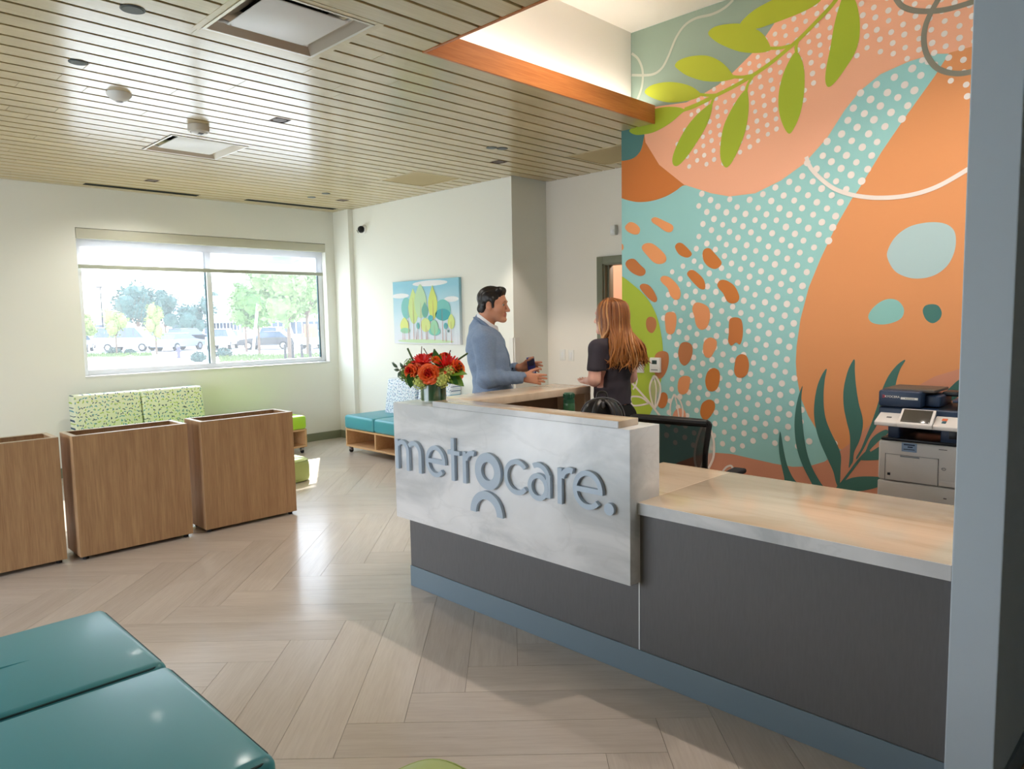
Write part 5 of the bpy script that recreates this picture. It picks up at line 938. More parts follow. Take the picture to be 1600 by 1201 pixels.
# ================================================================== people: smooth-union distance fields turned into one continuous mesh each
class SDF:
    def __init__(s, lo, hi, h):
        s.lo = np.array(lo, float); s.h = h; s.n = tuple(int(math.ceil((b-a)/h))+1 for a, b in zip(lo, hi)); s.d = np.full(s.n, .5, np.float32)
    def sub(s, lo, hi):
        i0 = [max(0, int((a-l)/s.h)) for a, l in zip(lo, s.lo)]; i1 = [min(n, int(math.ceil((b-l)/s.h))+1) for b, l, n in zip(hi, s.lo, s.n)]
        if any(a >= b for a, b in zip(i0, i1)): return None
        sl = tuple(slice(a, b) for a, b in zip(i0, i1))
        g = [s.lo[k]+s.h*np.arange(i0[k], i1[k], dtype=np.float32) for k in range(3)]
        return sl, g[0][:, None, None].astype(np.float32), g[1][None, :, None].astype(np.float32), g[2][None, None, :].astype(np.float32)
    def comb(s, sl, d, k, op):
        a = s.d[sl]
        if op == 'u': h = np.clip(.5+.5*(a-d)/k, 0, 1); s.d[sl] = a*(1-h)+d*h-k*h*(1-h)
        elif op == 's': h = np.clip(.5-.5*(a+d)/k, 0, 1); s.d[sl] = a*(1-h)-d*h+k*h*(1-h)
    def cone(s, a, b, ra, rb, k=.02, op='u', ys=1.0, T=None):
        if T is not None: a = T @ Vector(a); b = T @ Vector(b)
        m = max(ra, rb)*max(1, ys)+k+.02
        q = s.sub([min(a[i], b[i])-m for i in range(3)], [max(a[i], b[i])+m for i in range(3)])
        if q is None: return
        sl, X, Y, Z = q; ay, by = a[1]/ys, b[1]/ys; Y = Y/ys
        ab = (b[0]-a[0], by-ay, b[2]-a[2]); L2 = sum(v*v for v in ab)+1e-9
        t = np.clip(((X-a[0])*ab[0]+(Y-ay)*ab[1]+(Z-a[2])*ab[2])/L2, 0, 1)
        d = np.sqrt((X-a[0]-t*ab[0])**2+(Y-ay-t*ab[1])**2+(Z-a[2]-t*ab[2])**2)-(ra+(rb-ra)*t)
        s.comb(sl, d, k, op)
    def ell(s, c, r, k=.02, op='u', T=None, rot=None):
        M = Matrix.Translation(c) @ (rot.to_4x4() if rot is not None else Matrix.Identity(4))
        if T is not None: M = T @ M
        sc = M.to_scale(); c2 = M.translation; m = max(r)*max(sc)+k+.02
        q = s.sub([c2[i]-m for i in range(3)], [c2[i]+m for i in range(3)])
        if q is None: return
        sl, X, Y, Z = q; Mi = M.inverted()
        x, y, z = [Mi[i][0]*X+Mi[i][1]*Y+Mi[i][2]*Z+Mi[i][3] for i in range(3)]
        k0 = np.sqrt((x/r[0])**2+(y/r[1])**2+(z/r[2])**2); k1 = np.sqrt((x/r[0]**2)**2+(y/r[1]**2)**2+(z/r[2]**2)**2)+1e-6
        s.comb(sl, (k0*(k0-1)/k1)*max(sc), k, op)
    def box(s, c, r, rd=.01, k=.01, op='u', T=None, rot=None):
        M = Matrix.Translation(c) @ (rot.to_4x4() if rot is not None else Matrix.Identity(4))
        if T is not None: M = T @ M
        c2 = M.translation; m = math.sqrt(sum(v*v for v in r))+k+.02; q = s.sub([c2[i]-m for i in range(3)], [c2[i]+m for i in range(3)])
        if q is None: return
        sl, X, Y, Z = q; Mi = M.inverted(); v = [np.abs(Mi[i][0]*X+Mi[i][1]*Y+Mi[i][2]*Z+Mi[i][3])-(r[i]-rd) for i in range(3)]
        d = np.sqrt(sum(np.maximum(w, 0)**2 for w in v))+np.minimum(np.maximum(v[0], np.maximum(v[1], v[2])), 0)-rd
        s.comb(sl, d, k, op)
    def warp(s, f):
        X, Y, Z = [s.lo[k]+s.h*np.arange(s.n[k], dtype=np.float32) for k in range(3)]
        s.d += f(X[:, None, None], Y[None, :, None], Z[None, None, :]).astype(np.float32)
    def mesh(s, name, mats, parent, matf=None, rz=None):
        d = s.d; I = d < 0; n = d.shape; c0 = tuple(m-1 for m in n)
        cnt = np.zeros(c0, np.int8)
        for i in (0, 1):
            for j in (0, 1):
                for k in (0, 1): cnt += I[i:n[0]-1+i, j:n[1]-1+j, k:n[2]-1+k]
        act = np.argwhere((cnt > 0) & (cnt < 8)); idx = np.full(c0, -1, np.int32); idx[tuple(act.T)] = np.arange(len(act))
        acc = np.zeros((len(act), 3)); num = np.zeros(len(act))
        for ax in range(3):
            for u in (0, 1):
                for v in (0, 1):
                    o = [0, 0, 0]; o[(ax+1) % 3] = u; o[(ax+2) % 3] = v; a = act+o; b = a.copy(); b[:, ax] += 1
                    da, db = d[tuple(a.T)], d[tuple(b.T)]; m = (da < 0) != (db < 0); t = np.where(m, da/(da-db+1e-12), 0); p = a.astype(float); p[:, ax] += t
                    acc[m] += p[m]; num[m] += 1
        V = s.lo+s.h*acc/num[:, None]; F = []
        for ax in range(3):
            A = [slice(None)]*3; B = [slice(None)]*3; A[ax] = slice(0, -1); B[ax] = slice(1, None)
            e = np.argwhere(I[tuple(A)] != I[tuple(B)]); p, q = (ax+1) % 3, (ax+2) % 3
            e = e[(e[:, p] > 0) & (e[:, q] > 0) & (e[:, p] < n[p]-1) & (e[:, q] < n[q]-1)]
            ins = I[tuple(e.T)]
            def at(du, dv): w = e.copy(); w[:, p] += du; w[:, q] += dv; return idx[tuple(w.T)]
            qd = np.stack([at(-1, -1), at(0, -1), at(0, 0), at(-1, 0)], 1); qd[~ins] = qd[~ins][:, ::-1]; F.append(qd)
        F = np.concatenate(F); me = bpy.data.meshes.new(name)
        me.vertices.add(len(V)); me.vertices.foreach_set('co', V.astype(np.float32).ravel()); me.loops.add(F.size); me.loops.foreach_set('vertex_index', F.astype(np.int32).ravel())
        me.polygons.add(len(F)); me.polygons.foreach_set('loop_start', np.arange(0, F.size, 4, dtype=np.int32)); me.polygons.foreach_set('loop_total', np.full(len(F), 4, np.int32)); me.polygons.foreach_set('use_smooth', np.ones(len(F), bool))
        for m in (mats if isinstance(mats, list) else [mats]): me.materials.append(m)
        if matf is not None:
            c = V[F].mean(1); me.polygons.foreach_set('material_index', matf(c).astype(np.int32))
        me.update(); me.validate()
        return mobj(name, me, parent)
def head(s, T):
    E, C_ = (lambda c, r, k=.02, op='u', rot=None: s.ell(c, r, k, op, T, rot)), (lambda a, b, ra, rb, k=.02, op='u': s.cone(a, b, ra, rb, k, op, 1.0, T))
    E((-.015, 0, .042), (.098, .077, .084)); E((.028, 0, .0), (.064, .064, .096), .03); E((.036, 0, -.062), (.056, .052, .046), .03)
    for q in (-1, 1):
        C_((-.005, q*.052, -.05), (.07, q*.018, -.098), .022, .018, .025); E((.058, q*.040, -.022), (.028, .026, .03), .02)
    E((.086, 0, -.098), (.020, .024, .018), .018); C_((.084, -.034, .027), (.084, .034, .027), .012, .012, .02)
    for q in (-1, 1): E((.104, q*.032, .008), (.018, .018, .013), .012, 's')
    C_((.092, 0, .016), (.117, 0, -.03), .0075, .012, .012)
    for q in (-1, 1): E((.104, q*.011, -.035), (.011, .008, .008), .006)
    E((.092, 0, -.056), (.012, .025, .0075), .008); E((.091, 0, -.070), (.012, .021, .008), .008); C_((.108, -.02, -.0625), (.108, .02, -.0625), .0035, .0035, .004, 's')
    for q in (-1, 1):
        r_ = Euler((0, R(-12), q*R(-18))).to_matrix(); E((-.008, q*.078, -.008), (.019, .009, .033), .006, 'u', r_); E((-.004, q*.087, -.004), (.010, .006, .018), .005, 's', r_)
def hand(s, wrist, Rm, mir=1, curl=(18, 22, 24, 26), spread=6, thumb=(35, 10), k=.006, sc=1.0):
    T = Matrix.Translation(wrist) @ Rm.to_4x4(); P = lambda x, y, z: T @ Vector((x*sc, mir*y*sc, z*sc))
    s.cone(P(-.02, 0, 0), P(.03, 0, 0), .026*sc, .026*sc, .015)
    for y in (.026, .009, -.009, -.026): s.cone(P(.012, y*.7, 0), P(.088, y, .002), .017*sc, .0125*sc, .014)
    for i, (y, L) in enumerate(((.028, .072), (.0095, .08), (-.0095, .074), (-.027, .058))):
        a = 0; p = Vector((.085, y, .002)); sp = R(spread)*(1.5-i)*.6
        for j, (f, r0, r1) in enumerate(((.44, .0098, .0092), (.31, .0092, .0085), (.25, .0085, .0072))):
            a += R(curl[i])*(.7 if j == 0 else 1); q = p+Vector((math.cos(a)*math.cos(sp), math.cos(a)*math.sin(sp), -math.sin(a)))*L*f; s.cone(P(*p), P(*q), r0*sc, r1*sc, k*.5); p = q
    p = Vector((.022, .026, -.006)); t1, t2 = thumb
    q = p+Vector((.038*math.cos(R(t1)), .038*math.sin(R(t1)), -.012)); s.cone(P(*p), P(*q), .0155*sc, .012*sc, .01)
    q2 = q+Vector((.032*math.cos(R(t1-t2)), .032*math.sin(R(t1-t2)), -.006)); s.cone(P(*q), P(*q2), .0112*sc, .0105*sc, .004)
    q3 = q2+Vector((.025*math.cos(R(t1-2*t2)), .025*math.sin(R(t1-2*t2)), -.003)); s.cone(P(*q2), P(*q3), .0105*sc, .0085*sc, .003)
def rot3(x, y): 
    x = Vector(x).normalized(); y = Vector(y); y = (y-x*y.dot(x)).normalized(); z = x.cross(y); return Matrix((x, y, z)).transposed()
mat('skin_man', (206, 146, 116), .5, sub=.08); mat('skin_woman', (232, 178, 158), .5, sub=.08); mat('lips', (190, 118, 100), .45); mat('hair_dark', (26, 20, 18), .38, bump=.5, bscale=120, stretch=(.4, 2, 1)); mat('eye_white', (235, 232, 226), .2); mat('eye_dark', (30, 22, 18), .2)
mat('jacket_blue', (128, 148, 176), .85, var=.09, vscale=90, bump=.3, bscale=400); mat('shirt_white', (240, 240, 244), .7); mat('trouser_navy', (40, 44, 58), .8); mat('shoe_brown', (70, 46, 34), .4); mat('button_navy', (30, 32, 60), .4); mat('phone_blue', (34, 44, 110), .25, coat=.4); mat('gold', (214, 176, 110), .25, metal=1)
# ---------- the man: local x = image right, y = away from the camera
man = thing('person', 'dark haired man in a light blue blazer holding a phone, gesturing', 'person', (3.576, 3.818, 0), R(-45))
HM = Matrix.Translation((.050, 0, 1.690)) @ Matrix.Rotation(R(-16), 4, 'Z') @ Matrix.Rotation(R(4), 4, 'Y')
S = SDF((-.26, -.34, -.01), (.50, .34, 1.84), .0045)
head(S, HM)
S.cone((.012, 0, 1.64), (-.025, 0, 1.50), .062, .066, .03)
for a, b, ra, rb in (((-.02, 0, 1.46), (.0, 0, 1.36), .10, .115), ((.0, 0, 1.36), (.03, 0, 1.12), .115, .108), ((.03, 0, 1.12), (.03, 0, .95), .108, .115)): S.cone(a, b, ra, rb, .04, ys=1.45)
for q in (-1, 1):
    S.cone((-.02, q*.06, 1.49), (-.01, q*.18, 1.435), .05, .052, .04)
    S.cone((.03, q*.09, .95), (.03, q*.1, .5), .085, .058, .04); S.cone((.03, q*.1, .5), (.01, q*.105, .09), .056, .04, .03); S.cone((.0, q*.105, .045), (.15, q*.115, .03), .04, .032, .03)
S.cone((-.005, -.195, 1.425), (.0, -.235, 1.185), .048, .042, .03); S.cone((.0, -.235, 1.185), (.235, -.135, 1.180), .042, .029, .02)
S.cone((-.01, .195, 1.425), (.06, .235, 1.19), .048, .042, .03); S.cone((.06, .235, 1.19), (.225, .08, 1.235), .042, .029, .02)
hand(S, Vector((.262, -.125, 1.182)), rot3((.97, .1, -.16), (.25, .15, 1)), 1, (4, 8, 14, 26), 7, (42, 12))
hand(S, Vector((.245, .055, 1.238)), rot3((.98, -.12, .07), (.1, .35, -.9)), -1, (10, 14, 20, 26), 7, (50, 14))
HMi = np.array(HM.inverted())
def mface(c):
    p = c @ HMi[:3, :3].T+HMi[:3, 3]; return ((np.abs(p[:, 1]) < .023) & (p[:, 2] > -.077) & (p[:, 2] < -.050) & (p[:, 0] > .088)).astype(int)
S.mesh('body', [MAT['skin_man'], MAT['lips']], man, mface)
def face_bits(H, parent, brow):
    for q in (-1, 1):
        e = MB().ell(H @ Vector((.0800, q*.031, .008)), .0100, 16, 10).build('eye', MAT['eye_white'], parent)
        MB().ell(H @ Vector((.0865, q*.030, .007)), .0062, 10, 8).build('iris', MAT['eye_dark'], e)
        MB().tube([H @ Vector(p) for p in ((.094, q*.014, .0285), (.0945, q*.028, .0335), (.086, q*.046, .029))], [.0035, .0045, .002], 8).build('eyebrow', brow, parent)
face_bits(HM, man, MAT['hair_dark'])
H = SDF((-.14, -.14, 1.55), (.22, .14, 1.87), .0035); E = lambda c, r, k=.015, op='u', rot=None: H.ell(c, r, k, op, HM, rot)
E((-.018, 0, .050), (.103, .084, .088)); H.cone((.055, -.035, .108), (.055, .035, .108), .026, .026, .03, T=HM); H.cone((-.075, -.035, -.03), (-.075, .035, -.03), .032, .032, .03, T=HM)
for q in (-1, 1): H.cone((.018, q*.070, .04), (.022, q*.071, -.012), .011, .007, .015, T=HM); H.cone((-.045, q*.062, .0), (-.05, q*.055, -.045), .024, .02, .02, T=HM)
E((.112, 0, .0), (.078, .10, .083), .012, 's'); E((.05, 0, -.075), (.075, .10, .060), .015, 's')
for q in (-1, 1): E((-.006, q*.09, -.010), (.024, .022, .036), .01, 's')
H.warp(lambda X, Y, Z: .0012*np.sin(Y*420+X*60)*np.ones_like(Z))
H.mesh('hair', MAT['hair_dark'], man)
J = SDF((-.24, -.36, .80), (.30, .36, 1.68), .0045)
for a, b, ra, rb in (((-.03, 0, 1.475), (-.012, 0, 1.41), .095, .138), ((-.012, 0, 1.41), (.010, 0, 1.30), .138, .142), ((.010, 0, 1.30), (.028, 0, 1.19), .142, .134), ((.028, 0, 1.19), (.036, 0, 1.05), .134, .140), ((.036, 0, 1.05), (.036, 0, .93), .140, .138)): J.cone(a, b, ra, rb, .03, ys=1.42)
J.box((.04, 0, .80), (.3, .3, .075), .01, .01, 's')
for q in (-1, 1): J.cone((-.045, q*.06, 1.512), (-.02, q*.17, 1.455), .048, .066, .04)
J.cone((-.015, -.19, 1.445), (.002, -.240, 1.185), .074, .058, .03); J.cone((.002, -.240, 1.185), (.235, -.140, 1.180), .059, .044, .025); J.ell((.0, -.24, 1.18), (.066, .06, .062), .03)
J.cone((-.015, .19, 1.445), (.06, .240, 1.19), .074, .058, .03); J.cone((.06, .240, 1.19), (.205, .09, 1.23), .058, .042, .025)
J.cone((.225, -.142, 1.18), (.33, -.10, 1.17), .035, .036, .005, 's'); J.cone((.20, .10, 1.23), (.30, .02, 1.25), .034, .036, .005, 's')
J.cone((-.045, 0, 1.525), (-.014, 0, 1.602), .082, .063, .02); J.cone((-.02, 0, 1.50), (.02, 0, 1.70), .066, .072, .008, 's'); J.box((.075, 0, 1.63), (.12, .2, .07), .01, .02, 's', rot=Euler((0, R(38), 0)).to_matrix()); J.cone((.10, 0, 1.55), (.17, 0, 1.36), .035, .012, .02, 's')
J.cone((-.12, 0, 1.0), (-.12, 0, .9), .006, .012, .006, 's')
J.warp(lambda X, Y, Z: .0022*np.sin(Z*55+X*28+Y*20)*np.sin(Z*21-X*46+Y*8)+.0022*np.exp(-((Z-1.19)/.06)**2)*np.sin(X*120+Z*60)*np.ones_like(Y))
jk = J.mesh('blazer', MAT['jacket_blue'], man)
lm = mat('lapel_blue', (112, 132, 160), .85, bump=.3, bscale=400)
for q in (-1, 1):
    MB().tube(crom([Vector(p) for p in ((-.076, q*.03, 1.602), (-.050, q*.066, 1.592), (.005, q*.092, 1.545), (.068, q*.092, 1.475), (.116, q*.074, 1.41), (.152, q*.035, 1.325), (.164, q*.012, 1.25))], 5, False), [.016]*8+[.019]*10+[.016]*8+[.012]*4+[.006], 8, flat=.55).build('lapel', lm, jk)
MB().tube([(-.076, -.03, 1.602), (-.084, 0, 1.604), (-.076, .03, 1.602)], .012, 8, flat=.6).build('collar', lm, jk)
MB().tube([(.175, .0, 1.24), (.182, .002, 1.1), (.180, .0, .95)], .004, 6).build('front_edge', lm, jk)
for k in range(3): MB().ell((.205+.012*k, -.180+.006*k, 1.152), (.0055, .004, .0055), 10, 6).build('cuff_button', MAT['button_navy'], jk)
MB().ell((.182, -.01, 1.235), (.006, .008, .008), 10, 6).build('button', MAT['button_navy'], jk)
Q = SDF((-.16, -.16, 1.36), (.2, .16, 1.70), .004)
Q.cone((-.022, 0, 1.50), (.004, 0, 1.595), .092, .078, .02); Q.box((.0, 0, 1.70), (.2, .2, .085), .005, .006, 's', rot=Euler((0, R(38), 0)).to_matrix()); Q.cone((.02, 0, 1.52), (.09, 0, 1.36), .055, .05, .03)
Q.cone((.004, 0, 1.53), (.03, 0, 1.68), .064, .066, .006, 's')
Q.mesh('shirt', MAT['shirt_white'], man)
TR = SDF((-.2, -.3, .05), (.28, .3, 1.02), .007); TR.cone((.03, 0, 1.0), (.03, 0, .9), .125, .13, .03, ys=1.35)
for q in (-1, 1): TR.cone((.03, q*.09, .92), (.03, q*.1, .5), .098, .075, .04); TR.cone((.03, q*.1, .5), (.015, q*.105, .09), .075, .066, .03)
TR.mesh('trousers', MAT['trouser_navy'], man)
for q in (-1, 1):
    s_ = SDF((-.12, q*.11-.09, -.002), (.26, q*.11+.09, .14), .005); s_.cone((-.02, q*.108, .05), (.16, q*.118, .036), .052, .042, .03); s_.cone((-.01, q*.105, .06), (-.01, q*.105, .1), .05, .046, .02); s_.box((.05, q*.11, -.03), (.3, .2, .0305), .001, .004, 's'); s_.mesh('shoe', MAT['shoe_brown'], man)
MB().tube([(.362+.0105*math.cos(a*PI/8)*.3, -.118+.0115*math.cos(a*PI/8), 1.172+.0115*math.sin(a*PI/8)) for a in range(17)], .0022, 6).build('ring', MAT['gold'], man)
ph = thing('phone', 'dark blue phone held upright in the hands of the man', 'phone', man.matrix_world @ Vector((0, 0, 0)), R(-45))
ph.location = Vector((3.576, 3.818, 0))+Matrix.Rotation(R(-45), 3, 'Z') @ Vector((.322, .012, 1.222))
ph.rotation_euler = (R(4), R(-8), R(-45+8))
MB().box((-.028, -.004, -.095), (.028, .004, .095), .003, 3).build('case', MAT['phone_blue'], ph); MB().box((-.022, -.0052, .03), (.022, -.0038, .085), .001).build('camera_plate', MAT['button_navy'], ph); MB().box((-.02, -.0052, -.02), (.02, -.0040, .004)).build('print', mat('phone_print', (180, 190, 220), .4), ph, smooth=0)
# ---------- the woman: local x = where she faces
wom = thing('person', 'woman with long auburn hair and a dark grey t-shirt, seen from behind', 'person', (4.02, 3.035, 0), R(82))
HW = Matrix.Translation((.02, 0, 1.592)) @ Matrix.Rotation(R(14), 4, 'Z')
S = SDF((-.24, -.30, -.01), (.36, .33, 1.74), .005)
head(S, HW)
S.cone((.0, 0, 1.55), (-.02, 0, 1.42), .05, .055, .03)
for a, b, ra, rb in (((-.015, 0, 1.37), (.0, 0, 1.27), .085, .092), ((.0, 0, 1.27), (.0, 0, 1.08), .092, .078), ((.0, 0, 1.08), (-.01, 0, .93), .08, .098)): S.cone(a, b, ra, rb, .04, ys=1.45)
for q in (-1, 1):
    S.cone((-.02, q*.05, 1.41), (-.015, q*.15, 1.375), .042, .042, .03); S.cone((-.01, q*.085, .90), (.0, q*.09, .47), .08, .052, .04); S.cone((.0, q*.09, .47), (-.01, q*.09, .08), .05, .034, .03); S.cone((-.01, q*.09, .04), (.12, q*.1, .025), .034, .027, .03)
S.cone((-.015, .165, 1.375), (-.035, .205, 1.175), .046, .041, .03); S.cone((-.035, .205, 1.175), (.14, .095, 1.152), .040, .026, .02); hand(S, Vector((.162, .08, 1.150)), rot3((.9, -.42, -.05), (.4, -.9, .1)), 1, (8, 10, 12, 14), 5, (40, 10), sc=.9)
S.cone((-.015, -.165, 1.375), (.03, -.215, 1.165), .046, .041, .03); S.cone((.03, -.215, 1.165), (.2, -.11, 1.15), .040, .026, .02); hand(S, Vector((.222, -.095, 1.150)), rot3((.95, .3, -.05), (.3, .95, .1)), -1, (10, 14, 16, 18), 5, (40, 10), sc=.9)
S.mesh('body', [MAT['skin_woman'], MAT['lips']], wom, None)
mat('hair_brow', (110, 74, 48), .5); face_bits(HW, wom, MAT['hair_brow'])
mat('shirt_charcoal', (60, 54, 62), .85, bump=.2, bscale=400); mat('trouser_black', (20, 20, 22), .85)
J = SDF((-.22, -.30, .88), (.24, .30, 1.50), .005)
for a, b, ra, rb in (((-.02, 0, 1.40), (-.012, 0, 1.33), .062, .098), ((-.012, 0, 1.33), (.0, 0, 1.24), .098, .104), ((.0, 0, 1.24), (.0, 0, 1.10), .104, .094), ((.0, 0, 1.10), (-.005, 0, 1.0), .094, .102)): J.cone(a, b, ra, rb, .03, ys=1.48)
for q, e in ((1, (-.028, .190, 1.25)), (-1, (.012, -.195, 1.25))):
    J.cone((-.02, q*.05, 1.42), (-.015, q*.15, 1.385), .045, .058, .03); J.cone((-.015, q*.158, 1.385), e, .054, .055, .03); J.box(e if False else (e[0]-.004*1, e[1]+q*.01, e[2]-.075), (.1, .085, .06), .003, .006, 's')
J.box((0, 0, .94), (.3, .17, .055), .003, .006, 's'); J.ell((.015, 0, 1.50), (.062, .06, .07), .01, 's')
J.warp(lambda X, Y, Z: .0028*np.sin(Z*62+Y*42)*np.sin(Y*36-Z*24+X*10)*np.clip((1.32-Z)*5, 0, 1))
J.mesh('t_shirt', MAT['shirt_charcoal'], wom)
TR = SDF((-.22, -.28, .05), (.24, .28, 1.04), .007); TR.cone((-.005, 0, 1.0), (-.01, 0, .92), .088, .112, .03, ys=1.38)
for q in (-1, 1): TR.cone((-.015, q*.085, .90), (.0, q*.09, .47), .096, .068, .04); TR.cone((.0, q*.09, .47), (-.01, q*.09, .08), .068, .055, .03)
TR.mesh('trousers', MAT['trouser_black'], wom)
for q in (-1, 1):
    s_ = SDF((-.12, q*.095-.09, -.002), (.24, q*.095+.09, .12), .005); s_.cone((-.02, q*.09, .042), (.12, q*.1, .03), .046, .038, .03); s_.cone((-.01, q*.09, .05), (-.01, q*.09, .08), .044, .04, .02); s_.box((.05, q*.1, -.03), (.3, .2, .0305), .001, .004, 's'); s_.mesh('shoe', MAT['soft_black'], wom)
# hair: scalp volume with tapering wavy locks laid over it, one mesh
hm = bpy.data.materials.new('hair_auburn'); hm.use_nodes = True; b_ = hm.node_tree.nodes['Principled BSDF']; b_.inputs['Roughness'].default_value = .4
at_ = hm.node_tree.nodes.new('ShaderNodeAttribute'); at_.attribute_name = 'tone'; rp = hm.node_tree.nodes.new('ShaderNodeValToRGB'); e = rp.color_ramp.elements
e[0].position = 0; e[0].color = lin((74, 40, 22)); e[1].position = 1; e[1].color = lin((232, 190, 138)); x = e.new(.35); x.color = lin((132, 76, 36)); x = e.new(.68); x.color = lin((196, 128, 62))
hm.node_tree.links.new(at_.outputs['Fac'], rp.inputs[0]); hm.node_tree.links.new(rp.outputs[0], b_.inputs['Base Color'])
rh = random.Random(11); vs, fs, tone = [], [], []
def lock(pts, r0, t0, t1):
    n = len(pts); o = len(vs); seg = 6; up = Vector((0, 0, 1))
    for i, p in enumerate(pts):
        t = (pts[min(i+1, n-1)]-pts[max(i-1, 0)]).normalized(); a = t.cross(Vector((.3, .9, .2))).normalized(); b = a.cross(t)
        u = i/(n-1); r = r0*(.55+.6*math.sin(PI*min(1, u*1.15))) if u < .87 else r0*(1-u)/.13*.55+.0008
        for k in range(seg): w = 2*PI*k/seg; vs.append(p+a*r*math.cos(w)+b*r*.55*math.sin(w)); tone.append(min(1, max(0, t0+(t1-t0)*u)))
    for i in range(n-1):
        for k in range(seg): k2 = (k+1) % seg; fs.append((o+i*seg+k, o+i*seg+k2, o+(i+1)*seg+k2, o+(i+1)*seg+k))
    fs.append(tuple(o+k for k in range(seg))); fs.append(tuple(o+(n-1)*seg+k for k in range(seg)))
for i in range(300):
    f = i/299; a = R(-128+256*f)+rh.uniform(-.06, .06)        # angle round the back of the head, 0 = straight back, + = her left
    lay = rh.random(); rr0 = 1.03+.09*lay
    root = HW @ Vector((.035*math.cos(a)*-.3+rh.uniform(-.01, .02), .012*math.sin(a)*rh.uniform(.2, 1), .130-.004*lay))
    cr = HW @ Vector((-.018-.104*math.cos(a)*rr0*.80, .086*math.sin(a)*rr0*.86, .098)); side = HW @ Vector((-.018-.110*math.cos(a)*rr0, .088*math.sin(a)*rr0, .03)); nk = HW @ Vector((-.030-.100*math.cos(a)*rr0, .092*math.sin(a)*rr0, -.075))
    back = math.cos(a); ya = math.sin(a)
    py_ = max(0, ya); sh = Vector((-.138-.03*lay-.01*back+.06*py_, .118*ya-.012, 1.40)); md = Vector((-.156-.03*lay+.08*py_, .135*ya-.018, 1.30))
    tipz = 1.205+.09*rh.random()+.05*max(0, -ya)**2+.035*py_; en = Vector((-.146-.035*lay+.085*py_, .150*ya-.025+rh.uniform(-.03, .03), tipz))
    if ya < -.80 and back < .25: sh = Vector((-.05, .115*ya, 1.42)); md = Vector((-.10, .14*ya-.01, 1.34)); en = Vector((-.12, .15*ya-.02, tipz+.03))
    if ya > .80 and back < .25: sh = Vector((-.02, .105, 1.43)); md = Vector((-.045, .125, 1.36)); en = Vector((-.05, .135, tipz+.06))
    pts = crom([root, cr, side, nk, sh, md, en], 4, False); ph_ = rh.uniform(0, 6.3); am = rh.uniform(.006, .022); n = len(pts)
    for q, p in enumerate(pts):
        u = q/(n-1); g = max(0, u-.35)/.65; p.y += am*g*math.sin(ph_+u*17); p.x += am*.7*g*math.cos(ph_+u*15)
    hl = rh.random(); t0 = rh.uniform(.10, .42)+(.38 if hl > .82 else 0); t1 = rh.uniform(.4, .8)+(.2 if hl > .82 else 0)
    lock(pts, rh.uniform(.006, .0105), t0, t1)
V0 = SDF((-.22, -.20, 1.22), (.12, .20, 1.76), .006)
V0.ell((-.012, 0, .042), (.097, .078, .084), .02, 'u', HW); V0.cone((-.03, 0, 1.60), (-.075, -.005, 1.43), .070, .050, .04, ys=1.2); V0.cone((-.09, -.015, 1.42), (-.118, -.035, 1.31), .030, .018, .04, ys=4.0); V0.ell((.105, 0, -.01), (.09, .12, .10), .015, 's', HW)
base = V0.mesh('tmp', hm, None); mb_ = base.data; o = len(vs); co = np.empty(len(mb_.vertices)*3, np.float32); mb_.vertices.foreach_get('co', co); vs += [Vector(c) for c in co.reshape(-1, 3).tolist()]; tone += [.22]*len(mb_.vertices); fs += [tuple(o+v for v in p.vertices) for p in mb_.polygons]
bpy.data.objects.remove(base)
me = bpy.data.meshes.new('hair'); me.from_pydata([tuple(v) for v in vs], [], fs); me.materials.append(hm); at2 = me.attributes.new('tone', 'FLOAT', 'POINT'); at2.data.foreach_set('value', tone)
me.polygons.foreach_set('use_smooth', [True]*len(me.polygons)); mobj('hair', me, wom)
# ================================================================== outside: car park seen through the window
GZ = -.62
def place(px, depth, z=GZ):          # ground point in the direction of a bearing, depth metres out
    d = (_f+_r2*((px-800)/1135.2)); d = Vector((d.x, d.y, 0)); k = depth/_f.dot(d); return Vector((d.x*k, d.y*k, z))
struct('ground', MB().box((-60, 8.9, GZ-.2), (140, 220, GZ)).box((-60, -40, GZ-.2), (-2.75, 8.9, GZ)), mat('concrete', (200, 198, 192), .9, var=.05, vscale=.5), 'pale sunlit concrete of the car park', 'ground', smooth=0)
mat('asphalt', (150, 150, 152), .9); mat('grass', (112, 130, 78), .9, var=.2, vscale=3); mat('bark', (112, 92, 78), .9)
def strip(name, px0, px1, d0, d1, m, label, h=.03):
    a, b, c, d_ = place(px0, d0), place(px1, d0), place(px1, d1), place(px0, d1)
    o = MB().prism([(p.x, p.y) for p in (a, b, c, d_)], lambda x, y, t: (x, y, t), GZ, GZ+h).build(name, m, smooth=0); return tag(o, label, 'ground', kind='structure')
strip('driveway', 60, 560, 53, 66, MAT['asphalt'], 'pale asphalt aisle where the cars are parked', .02)
def verge(px0, px1, d0, d1, label, n):
    o = strip('grass_verge', px0, px1, d0, d1, MAT['grass'], label, .06); rg = random.Random(n); m = MB()
    for k in range(n):
        p = place(rg.uniform(px0, px1), rg.uniform(d0, d1)); h = rg.uniform(.08, .22); w = rg.uniform(0, 6.3); m.pf([(p.x-.05*math.cos(w), p.y-.05*math.sin(w), GZ+.05), (p.x+.05*math.cos(w), p.y+.05*math.sin(w), GZ+.05), (p.x+.06*math.sin(w), p.y, GZ+.05+h)], [(0, 1, 2)])
    g = m.build('grass_blades', MAT['grass'], o, True, smooth=0); g['kind'] = 'stuff'
verge(118, 240, 50, 54, 'thin green verge at the left before the parked cars', 900); verge(345, 520, 40, 48, 'green verge with trees right of the mullion', 1600)
